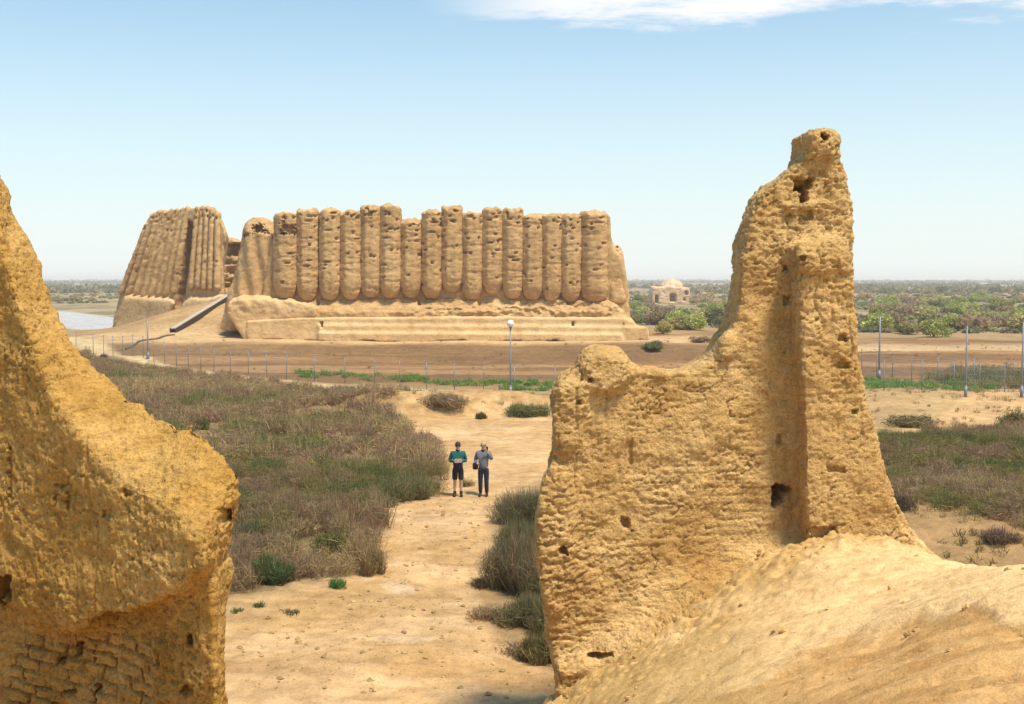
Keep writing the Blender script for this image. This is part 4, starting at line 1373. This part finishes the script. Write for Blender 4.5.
# the many farther bushes: alike, told apart by nothing
random.seed(21)
def far_ok(px):
    return (40 < px < 122) or (634 < px < 735) or (858 < px < 1050)
made = 0
tries = 0
while made < 150 and tries < 20000:
    tries += 1
    px = random.choice([random.uniform(50, 122), random.uniform(634, 735), random.uniform(856, 1045), random.uniform(856, 1045)])
    by = 279 + 6.8 * 1200 / (158 * math.exp(random.random() ** 1.2 * math.log(620 / 158)))
    if not far_ok(px) or (px < 130 and by > 302): continue
    if 648 < px < 694 and by > 296 and by < 312: continue
    Y = 8160 / (by - 279)
    w = random.uniform(2.6, 5.6) * 1200 / Y
    kd = random.choices(['green', 'olive', 'brown', 'dark'], [.3, .3, .28, .12])[0] if px > 200 else random.choices(['brown', 'dark', 'olive'], [.6, .2, .2])[0]
    bush(px, by, w, w * random.uniform(.38, .6), kd, 'scrubby bush on the plain beyond the fortress', 'bushes scattered over the far plain', parts=Y < 260)
    made += 1

# far scrub as one mass, and the tree line on the horizon
rng = np.random.default_rng(9)
n = 6500
Y = 560 * np.exp(rng.random(n) * math.log(3600 / 560))
px = rng.uniform(-60, 1084, n)
x = (px - 512) / 1200 * Y
keep = fbm(xy0(x, Y) * np.array([.004, .0025, 1]), 3, 91) > -.12
x, Y = x[keep], Y[keep]
n = len(x)
W = rng.uniform(2.5, 6.5, n) * (1 + (Y > 1400) * .6); Hh = rng.uniform(1.6, 3.4, n) * (1 + (Y > 1600) * .5)
# low ground scrub between the bushes
n2_ = 2600
Y2 = 150 * np.exp(rng.random(n2_) * math.log(600 / 150)); p2 = np.where(rng.random(n2_) < .14, rng.uniform(30, 125, n2_), rng.uniform(628, 1060, n2_))
x2 = (p2 - 512) / 1200 * Y2
k2 = ((p2 > 200) | (Y2 > 330)) & (fbm(xy0(x2, Y2) * .03, 3, 95) > -.2) & ~((p2 > 640) & (p2 < 700) & (Y2 > 290) & (Y2 < 345))
x = np.concatenate([x, x2[k2]]); Y = np.concatenate([Y, Y2[k2]]); n = len(x)
W = np.concatenate([W, rng.uniform(.8, 2.2, k2.sum())]); Hh = np.concatenate([Hh, rng.uniform(.35, 1.0, k2.sum())])
per = 34
idx = np.repeat(np.arange(n), per)
d = rng.normal(size=(len(idx), 3)); d /= np.linalg.norm(d, axis=1)[:, None]; d[:, 2] = np.abs(d[:, 2])
c = np.stack([x[idx], Y[idx], np.zeros(len(idx))], -1) + d * np.stack([W[idx], W[idx], Hh[idx]], -1) * (rng.random((len(idx), 1)) ** .4) * np.array([.6, .6, 1])
a = rng.normal(size=(len(idx), 3)); a /= np.linalg.norm(a, axis=1)[:, None]
b = np.cross(a, rng.normal(size=(len(idx), 3))); b /= np.linalg.norm(b, axis=1)[:, None]
s = rng.uniform(.5, 1.1, (len(idx), 1)) * (1 + Y[idx][:, None] / 2500) * np.clip(W[idx][:, None] / 4.0, .16, 1)
V = np.stack([c - a * s, c + b * s * .6, c + a * s, c - b * s * .6], 1).reshape(-1, 3)
me = mesh_data('far_scrub', V, np.arange(len(idx))[:, None] * 4 + np.array([[0, 1, 2, 3]]), False)
pal = np.array([(.28, .27, .12), (.36, .27, .16), (.20, .20, .10), (.40, .34, .18)])
cc = pal[rng.integers(0, 4, n)][idx] * rng.uniform(.7, 1.3, (len(idx), 1))
add_color(me, np.repeat(cc, 4, 0))
tag(obj('far_scrub', me, M['leaf']), 'olive and brown scrub fading into the far plain', 'scrub', kind='stuff')

n = 900
Y = rng.uniform(3600, 6400, n); px = rng.uniform(-80, 1104, n)
keep = (fbm(xy0(px * .02, px * 0), 3, 93) + rng.normal(0, .25, n)) > 0
Y, px = Y[keep], px[keep]; n = len(Y)
x = (px - 512) / 1200 * Y
H_ = rng.uniform(4, 9, n)
idx = np.repeat(np.arange(n), 26)
d = rng.normal(size=(len(idx), 3)); d /= np.linalg.norm(d, axis=1)[:, None]
c = np.stack([x[idx], Y[idx], H_[idx] * .5], -1) + d * np.stack([H_[idx] * 1.1, H_[idx], H_[idx] * .5], -1) * (rng.random((len(idx), 1)) ** .4)
a = rng.normal(size=(len(idx), 3)); a /= np.linalg.norm(a, axis=1)[:, None]
b = np.cross(a, rng.normal(size=(len(idx), 3))); b /= np.linalg.norm(b, axis=1)[:, None]
s = rng.uniform(1.2, 2.6, (len(idx), 1))
V = np.stack([c - a * s, c + b * s * .6, c + a * s, c - b * s * .6], 1).reshape(-1, 3)
me = mesh_data('far_woods', V, np.arange(len(idx))[:, None] * 4 + np.array([[0, 1, 2, 3]]), False)
add_color(me, np.repeat(np.tile([.07, .085, .045], (len(idx), 1)) * rng.uniform(.7, 1.3, (len(idx), 1)), 4, 0))
tag(obj('far_woods', me, M['leaf']), 'thin hazy line of trees along the horizon', 'trees', kind='stuff')

# tiny pale houses near the horizon at right
def house(px, by, wpx, hpx, label):
    b = on_ground(px, by)
    sc = b[1] / 1200; w = wpx * sc; h = hpx * sc
    root = empty('house', tuple(b)); tag(root, label, 'house')
    dpt = w * .7
    V = np.array([(-w / 2, 0, -.5), (w / 2, 0, -.5), (w / 2, dpt, -.5), (-w / 2, dpt, -.5), (-w / 2, 0, h), (w / 2, 0, h), (w / 2, dpt, h), (-w / 2, dpt, h)])
    MB().add((V, [(3, 2, 1, 0), (0, 1, 5, 4), (1, 2, 6, 5), (2, 3, 7, 6), (3, 0, 4, 7), (4, 5, 6, 7)])).build('wall', M['white'], root)
    e = w * .06; r = h * .45
    V = np.array([(-w / 2 - e, -e, h + .01), (w / 2 + e, -e, h + .01), (w / 2 + e, dpt + e, h + .01), (-w / 2 - e, dpt + e, h + .01), (-w / 2 - e, dpt / 2, h + r), (w / 2 + e, dpt / 2, h + r)])
    MB().add((V, [(3, 2, 1, 0), (0, 1, 5, 4), (2, 3, 4, 5), (1, 2, 5), (3, 0, 4)])).build('roof', M['roofgrey'], root)


house(1008, 289.5, 11, 3.2, 'pale long house at the right edge of the far plain')
house(985, 286.5, 9, 2.6, 'tiny white house left of the pale long one on the far plain')

# ------------------------------------------------------------------ the two walkers
M['skin'] = plain_mat('skin', (.52, .31, .22), .6, 0, .06, 20)
M['teal'] = plain_mat('teal_jacket', (.008, .10, .095), .8, 0, .2, 12)
M['black'] = plain_mat('black_cloth', (.014, .015, .02), .85, 0, .2, 14)
M['navy'] = plain_mat('navy_trousers', (.018, .022, .045), .85, 0, .25, 12)
M['greyj'] = plain_mat('grey_jacket', (.155, .165, .185), .85, 0, .2, 12)
M['brownhair'] = plain_mat('brown_hair', (.05, .022, .012), .7, 0, .3, 40)
M['fairhair'] = plain_mat('fair_hair', (.42, .29, .18), .7, 0, .2, 40)
M['boot'] = plain_mat('boots', (.035, .026, .022), .8, 0, .2, 20)
M['paper'] = plain_mat('paper', (.75, .76, .78), .7, 0, .03, 10)
M['eye'] = plain_mat('eye', (.02, .015, .012), .3, 0, .1, 10)


def skin_obj(name, verts, edges, radii, mat, parent, root=0, sub=2):
    me = bpy.data.meshes.new(name)
    me.from_pydata([tuple(v) for v in verts], edges, [])
    o = bpy.data.objects.new(name, me); COL.objects.link(o)
    m = o.modifiers.new('s', 'SKIN'); m.use_smooth_shade = True
    sd = me.skin_vertices[0].data
    for i, r in enumerate(radii):
        sd[i].radius = (r, r) if not isinstance(r, tuple) else r
        sd[i].use_root = (i == root)
    m2 = o.modifiers.new('u', 'SUBSURF'); m2.levels = sub; m2.render_levels = sub
    dg = bpy.context.evaluated_depsgraph_get()
    out = bpy.data.meshes.new_from_object(o.evaluated_get(dg)); out.name = name
    bpy.data.objects.remove(o)
    out.polygons.foreach_set('use_smooth', np.full(len(out.polygons), True))
    return out


def me_vf(me):
    return verts_np(me), [tuple(p.vertices) for p in me.polygons]


def hand(w, tip_dir, palm_dir, side):
    """palm, four fingers and a thumb as tapered chains; returns list of (V,F)"""
    w = np.array(w, float); d = np.array(tip_dir, float); d /= np.linalg.norm(d)
    p = np.array(palm_dir, float); p -= d * p.dot(d); p /= np.linalg.norm(p)
    s = np.cross(d, p) * side
    out = []
    out.append(tube([w - d * .01, w + d * .035, w + d * .085], .030, 10, .034))
    for k, (o, l) in enumerate(((-.030, .062), (-.010, .074), (.010, .070), (.029, .055))):
        b = w + d * .08 + s * o
        out.append(tube([b - d * .02, b + d * l * .45 + p * .006, b + d * l * .75 + p * l * .35, b + d * l * .8 + p * l * .75], .0095, 7, .0065))
    b = w + d * .03 - s * .03
    out.append(tube([b, b - s * .022 + d * .028 + p * .01, b - s * .024 + d * .058 + p * .024], .012, 7, .008))
    return out


def person(px, fy, hpx, rz, label, arms, legs, mats, shorts=False, hairlen=0):
    b = on_ground(px, fy)
    root = empty('person', tuple(b), rz)
    tag(root, label, 'person')
    s = hpx * b[1] / 1200 / 1.75
    root.scale = (s, s, s)
    hip, knee, ank, toe = legs
    # body: one continuous skinned figure
    v = [(0, 0, .96), (0, .005, 1.12), (0, .01, 1.32), (0, 0, 1.46), (0, -.012, 1.53), (0, -.018, 1.60), (0, -.012, 1.68)]
    r = [.125, .115, .135, .062, .052, .078, .075]
    e = [(0, 1), (1, 2), (2, 3), (3, 4), (4, 5), (5, 6)]
    for sd, (el, wr) in zip((-1, 1), arms):
        i = len(v)
        v += [(sd * .165, .01, 1.385), el, wr]; r += [.042, .036, .026]
        e += [(2, i), (i, i + 1), (i + 1, i + 2)]
    for sd in (-1, 1):
        i = len(v)
        v += [(sd * hip[0], hip[1], hip[2]), (sd * knee[0], knee[1], knee[2]), (sd * (knee[0] + ank[0]) / 2, .02, .36), (sd * ank[0], ank[1], ank[2])]; r += [.085, .056, .055, .036]
        e += [(0, i), (i, i + 1), (i + 1, i + 2), (i + 2, i + 3)]
    mb = MB().add(me_vf(skin_obj('body', v, e, r, None, None)))
    # face
    mb.add(ball((0, -.100, 1.595), .016, 8, 6, (.8, 1.1, 1.5)))
    mb.add(ball((-.082, -.01, 1.60), .022, 8, 6, (.4, .8, 1.3))); mb.add(ball((.082, -.01, 1.60), .022, 8, 6, (.4, .8, 1.3)))
    mb.add(ball((0, -.088, 1.555), .022, 8, 6, (1.1, .3, .28)), 1)
    for sd in (-1, 1):
        mb.add(ball((sd * .031, -.088, 1.618), .010, 8, 6, (1.2, .6, .8)), 1)
    for sd, (el, wr) in zip((-1, 1), arms):
        d = np.array(wr) - np.array(el)
        d = d / np.linalg.norm(d)
        for h in hand(np.array(wr), d, (-.2 * sd, -.3, .5) if d[2] < .5 else (0, -1, 0), sd):
            mb.add(h)
    mb.build('body', [M['skin'], M['eye']], root, True)
    # jacket
    v = [(0, .005, .84), (0, .005, 1.06), (0, .01, 1.32), (0, .01, 1.43)]; r = [(.172), (.160), (.168), (.085)]
    e = [(0, 1), (1, 2), (2, 3)]
    for sd, (el, wr) in zip((-1, 1), arms):
        i = len(v); el = np.array(el); wr = np.array(wr)
        v += [(sd * .185, .01, 1.385), tuple(el), tuple(el + (wr - el) * .85)]; r += [.078, .064, .048]
        e += [(2, i), (i, i + 1), (i + 1, i + 2)]
    me = skin_obj('jacket', v, e, r, None, None)
    obj('jacket', me, M[mats['jacket']], root)
    mb = MB().add(tube([(0, .005, 1.40), (0, .0, 1.47), (0, -.005, 1.50)], .082, 14, .066, cap=False))
    mb.build('collar', M[mats['collar']], root, True)
    # trousers or shorts
    v = [(0, 0, .98), (0, 0, .90)]; r = [.150, .150]; e = [(0, 1)]
    kend = .52 if shorts else .10
    for sd in (-1, 1):
        i = len(v)
        if shorts:
            v += [(sd * hip[0], hip[1], .82), (sd * knee[0], knee[1], .62), (sd * knee[0], knee[1], kend)]; r += [.105, .095, .095]
        else:
            v += [(sd * hip[0], hip[1], .80), (sd * knee[0], knee[1], .50), (sd * ank[0], ank[1] + .005, kend)]; r += [.105, .078, .068]
        e += [(1, i), (i, i + 1), (i + 1, i + 2)]
    obj('shorts' if shorts else 'trousers', skin_obj('legwear', v, e, r, None, None), M[mats['legs']], root)
    for sd in (-1, 1):
        v = [(sd * ank[0], ank[1], .20 if shorts else .13), (sd * ank[0], ank[1] - .005, .05), (sd * toe[0], toe[1] + .06, .045), (sd * toe[0], toe[1], .036)]
        obj('boot', skin_obj('boot', v, [(0, 1), (1, 2), (2, 3)], [.055, .055, .046, .036], None, None), M['boot'], root)
    # hair cap
    V, f = ball((0, -.006, 1.645), .098, 18, 12, (.93, 1.02, 1.02))
    keep = [q for q in f if np.mean([V[i][2] for i in q]) > 1.655 - .09 * hairlen - (.06 if np.mean([V[i][1] for i in q]) > -.01 else 0) or (np.mean([V[i][1] for i in q]) > .02 and np.mean([V[i][2] for i in q]) > 1.57 - .05 * hairlen)]
    V = V + np.random.default_rng(3).normal(0, .003, V.shape)
    MB().add((V, keep)).build('hair', M[mats['hair']], root, True)
    return root


LEG = ((.09, 0, .88), (.095, -.01, .49), (.10, .02, .09), (.115, -.16, .04))
p1 = person(458, 496.5, 56, math.radians(4), 'person in teal jacket, black knee shorts and boots reading a white sheet', [((-.255, .03, 1.12), (-.09, -.24, 1.17)), ((.255, .03, 1.12), (.09, -.24, 1.17))], LEG, dict(jacket='teal', collar='black', legs='black', hair='brownhair'), True, 1)
p2 = person(483.5, 496.5, 56, math.radians(-6), 'person in grey jacket and navy trousers raising one hand to the face', [((-.265, .06, 1.14), (-.16, -.20, 1.08)), ((.27, -.04, 1.18), (.13, -.17, 1.46))], LEG, dict(jacket='greyj', collar='black', legs='navy', hair='fairhair'), False, 0)


def held(p, V, name, mat, label, cat):
    o = MB().add(V).build(name, M[mat])
    o.matrix_world = p.matrix_basis @ o.matrix_basis
    tag(o, label, cat)


held(p1, box_between((-.11, -.335, 1.185), (.11, -.335, 1.185), .004, .15, (0, -.5, .8)), 'paper_sheet', 'paper', 'small white sheet held by the walker in teal', 'paper')
# belt bag on the teal walker and dark shoulder bag of the grey one
def rounded(c, sx, sy, sz, n=14, m=10):
    V, f = ball((0, 0, 0), 1, n, m)
    V = np.sign(V) * np.abs(V) ** .45
    return V * np.array([sx, sy, sz]) + np.array(c), f
o = rounded((0, -.175, 1.00), .15, .07, .10)
held(p1, o, 'waist_bag', 'black', 'black bag worn at the waist of the walker in teal', 'bag')
held(p2, rounded((-.24, -.10, .98), .09, .07, .11), 'shoulder_bag', 'black', 'dark bag hanging at the side of the walker in grey', 'bag')
held(p2, rounded((.135, -.20, 1.555), .035, .014, .065), 'phone', 'black', 'dark phone held to the face of the walker in grey', 'phone')

# ------------------------------------------------------------------ loose clods and stones on the path
rg = np.random.default_rng(17)
C = scatter_px([(250, 704), (232, 620), (380, 590), (400, 520), (440, 500), (500, 500), (480, 580), (480, 610), (560, 690), (560, 704)], 16, rg)
mb = MB()
V_, F_ = [], []
nn = 0
b0, f0 = ball((0, 0, 0), 1, 6, 4)
f0 = np.array(f0)
for c in C:
    r = .010 + .045 * rg.random() ** 5
    V_.append(b0 * (1 + rg.normal(0, .2, b0.shape)) * r * np.array([1.2, 1, .7]) + c + [0, 0, r * .2]); F_.append(f0 + nn); nn += len(b0)
me = mesh_data('gravel', np.concatenate(V_), np.concatenate(F_), False)
add_color(me, np.repeat(np.array([[.50, .35, .17]]) * rg.uniform(.7, 1.2, (len(C), 1)), len(b0), 0))
tag(obj('gravel', me, M['soil']), 'loose clods and pebbles strewn over the sandy path', 'gravel', kind='stuff')

rg = np.random.default_rng(19)
mpx, mpy = proj(MOUND_V)
nearwall = np.exp(-np.clip(Yw(mpx) - MOUND_V[:, 1], 0, 9) / .9)
ok = (mpx > 540) & (mpx < 1060) & (MOUND_V[:, 1] > 6) & (MOUND_V[:, 1] < 17.4) & (rg.random(len(MOUND_V)) < (.004 + .03 * nearwall))
C = MOUND_V[ok]
V_, F_ = [], []
nn = 0
for c in C:
    r = .006 + .040 * rg.random() ** 6
    V_.append(b0 * (1 + rg.normal(0, .22, b0.shape)) * r * np.array([1.2, 1, .75]) + c + [0, 0, r * .2]); F_.append(f0 + nn); nn += len(b0)
me = mesh_data('clods', np.concatenate(V_), np.concatenate(F_), False)
add_color(me, np.repeat(np.array([[.60, .38, .16]]) * rg.uniform(.75, 1.2, (len(C), 1)), len(b0), 0))
tag(obj('clods', me, M['soil']), 'crumbled clods lying over the right mound and at the wall foot', 'clods', kind='stuff')

# ------------------------------------------------------------------ air
HAZE_DENS = 3.4e-4
V = np.array([(x, y, z) for z in (-1.6, 19.5) for x, y in ((-6600, -85), (6600, -85), (6600, 9300), (-6600, 9300))], float)
me = mesh_data('haze', V, [(3, 2, 1, 0), (4, 5, 6, 7), (0, 1, 5, 4), (1, 2, 6, 5), (2, 3, 7, 6), (3, 0, 4, 7)], False)
hm = bpy.data.materials.new('haze_air'); hm.use_nodes = True
nt = hm.node_tree
for n_ in list(nt.nodes): nt.nodes.remove(n_)
ho = nt.nodes.new('ShaderNodeOutputMaterial'); pv = nt.nodes.new('ShaderNodeVolumePrincipled')
pv.inputs['Color'].default_value = (.98, .98, 1, 1); pv.inputs['Density'].default_value = HAZE_DENS; pv.inputs['Anisotropy'].default_value = .1
nt.links.new(pv.outputs[0], ho.inputs['Volume'])
tag(obj('haze', me, hm), kind='stuff', label='thin pale haze lying over the plain', cat='haze')

# ------------------------------------------------------------------ sky, sun, camera
SUN = np.array([.275, -.29, .915]); SUN /= np.linalg.norm(SUN)
w = bpy.data.worlds.new('World'); scene.world = w; w.use_nodes = True
nt = w.node_tree
for n_ in list(nt.nodes): nt.nodes.remove(n_)
wo = nt.nodes.new('ShaderNodeOutputWorld'); bg = nt.nodes.new('ShaderNodeBackground')
sky = nt.nodes.new('ShaderNodeTexSky'); sky.sky_type = 'NISHITA'; sky.sun_disc = False
sky.sun_elevation = math.asin(SUN[2]); sky.sun_rotation = math.atan2(SUN[0], SUN[1])
sky.air_density = 1.0; sky.dust_density = 1.0; sky.ozone_density = 2.5
tc = nt.nodes.new('ShaderNodeTexCoord')
sep = nt.nodes.new('ShaderNodeSeparateXYZ'); nt.links.new(tc.outputs['Generated'], sep.inputs[0])
# clouds: a flat layer seen in perspective
dv = nt.nodes.new('ShaderNodeVectorMath'); dv.operation = 'DIVIDE'
cmx = nt.nodes.new('ShaderNodeMath'); cmx.operation = 'MAXIMUM'; cmx.inputs[1].default_value = .02
nt.links.new(sep.outputs['Z'], cmx.inputs[0])
cb = nt.nodes.new('ShaderNodeCombineXYZ')
for i in range(3): nt.links.new(cmx.outputs[0], cb.inputs[i])
nt.links.new(tc.outputs['Generated'], dv.inputs[0]); nt.links.new(cb.outputs[0], dv.inputs[1])
mp = nt.nodes.new('ShaderNodeMapping'); mp.inputs['Scale'].default_value = (.9, .9, 1); mp.inputs['Location'].default_value = (3.1, .55, 0)
nt.links.new(dv.outputs[0], mp.inputs[0])
cn = nt.nodes.new('ShaderNodeTexNoise'); cn.inputs['Scale'].default_value = 1.6; cn.inputs['Detail'].default_value = 8; cn.inputs['Roughness'].default_value = .66
nt.links.new(mp.outputs[0], cn.inputs['Vector'])
cr = ramp(nt, cn.outputs[0], [(.47, (0, 0, 0)), (.60, (1, 1, 1))])
# hazy veil towards the horizon: part of the sky itself
vz = nt.nodes.new('ShaderNodeMapRange'); vz.inputs['From Min'].default_value = .0; vz.inputs['From Max'].default_value = .33
vz.inputs['To Min'].default_value = .92; vz.inputs['To Max'].default_value = .0; vz.clamp = True
nt.links.new(sep.outputs['Z'], vz.inputs['Value'])
pw = nt.nodes.new('ShaderNodeMath'); pw.operation = 'POWER'; pw.inputs[1].default_value = 1.2
nt.links.new(vz.outputs[0], pw.inputs[0])
skyt = mixc(nt, 1.0, sky.outputs[0], (.92, 1.38, 1.40), 'MULTIPLY')
c1 = mixc(nt, pw.outputs[0], skyt, (8.3, 8.65, 8.5))
def mth(op, a, b):
    n = nt.nodes.new('ShaderNodeMath'); n.operation = op
    for k, v in enumerate((a, b)):
        if hasattr(v, 'node'): nt.links.new(v, n.inputs[k])
        else: n.inputs[k].default_value = v
    return n.outputs[0]
# a bank of cloud high over the right half, breaking up at its ragged lower rim
az = mth('DIVIDE', sep.outputs['X'], mth('MAXIMUM', sep.outputs['Y'], .05))
azk = nt.nodes.new('ShaderNodeMapRange'); azk.interpolation_type = 'SMOOTHSTEP'; azk.inputs['From Min'].default_value = -.09; azk.inputs['From Max'].default_value = .06
nt.links.new(az, azk.inputs['Value'])
cov = mth('ADD', mth('MULTIPLY', mth('SUBTRACT', sep.outputs['Z'], .2120), 55), mth('MULTIPLY', mth('SUBTRACT', cn.outputs[0], .39), 4.5))
azb = nt.nodes.new('ShaderNodeMapRange'); azb.interpolation_type = 'SMOOTHSTEP'; azb.inputs['From Min'].default_value = .22; azb.inputs['From Max'].default_value = .34; azb.inputs['To Max'].default_value = .65
nt.links.new(az, azb.inputs['Value'])
cov = mth('ADD', cov, azb.outputs[0])
cov = mth('MINIMUM', cov, mth('ADD', mth('MULTIPLY', mth('SUBTRACT', cn.outputs[0], .5), 6.0), mth('ADD', .9, mth('MULTIPLY', mth('SUBTRACT', .26, sep.outputs['Z']), 4))))
cvk = nt.nodes.new('ShaderNodeMapRange'); cvk.interpolation_type = 'SMOOTHSTEP'; cvk.inputs['From Min'].default_value = 0.0; cvk.inputs['From Max'].default_value = 1.1
nt.links.new(cov, cvk.inputs['Value'])
cm = nt.nodes.new('ShaderNodeMath'); cm.operation = 'MULTIPLY'
nt.links.new(cvk.outputs[0], cm.inputs[0]); nt.links.new(azk.outputs[0], cm.inputs[1])
c2 = mixc(nt, cm.outputs[0], c1, (8.4, 8.5, 8.6))
nt.links.new(c2, bg.inputs['Color']); bg.inputs['Strength'].default_value = .11
nt.links.new(bg.outputs[0], wo.inputs['Surface'])

L = bpy.data.lights.new('sun', 'SUN'); L.energy = 5.0; L.angle = math.radians(11); L.color = (1, .91, .76)
lo = bpy.data.objects.new('sun', L); COL.objects.link(lo)
from mathutils import Vector
lo.rotation_euler = Vector(tuple(SUN)).to_track_quat('Z', 'Y').to_euler()
lo.location = (0, 0, 60)

cam = bpy.data.cameras.new('camera'); co = bpy.data.objects.new('camera', cam); COL.objects.link(co)
co.location = (0, 0, CAMZ); co.rotation_euler = (math.pi / 2 - PITCH, 0, 0)
cam.sensor_width = 36; cam.lens = F * 36 / 1024; cam.clip_end = 30000; cam.clip_start = .1
scene.camera = co
scene.view_settings.view_transform = 'Standard'; scene.view_settings.look = 'None'
scene.view_settings.exposure = 0.13; scene.view_settings.gamma = 1
scene.cycles.use_denoising = True
scene.cycles.max_bounces = 6; scene.cycles.volume_bounces = 2
scene.cycles.diffuse_bounces = 3
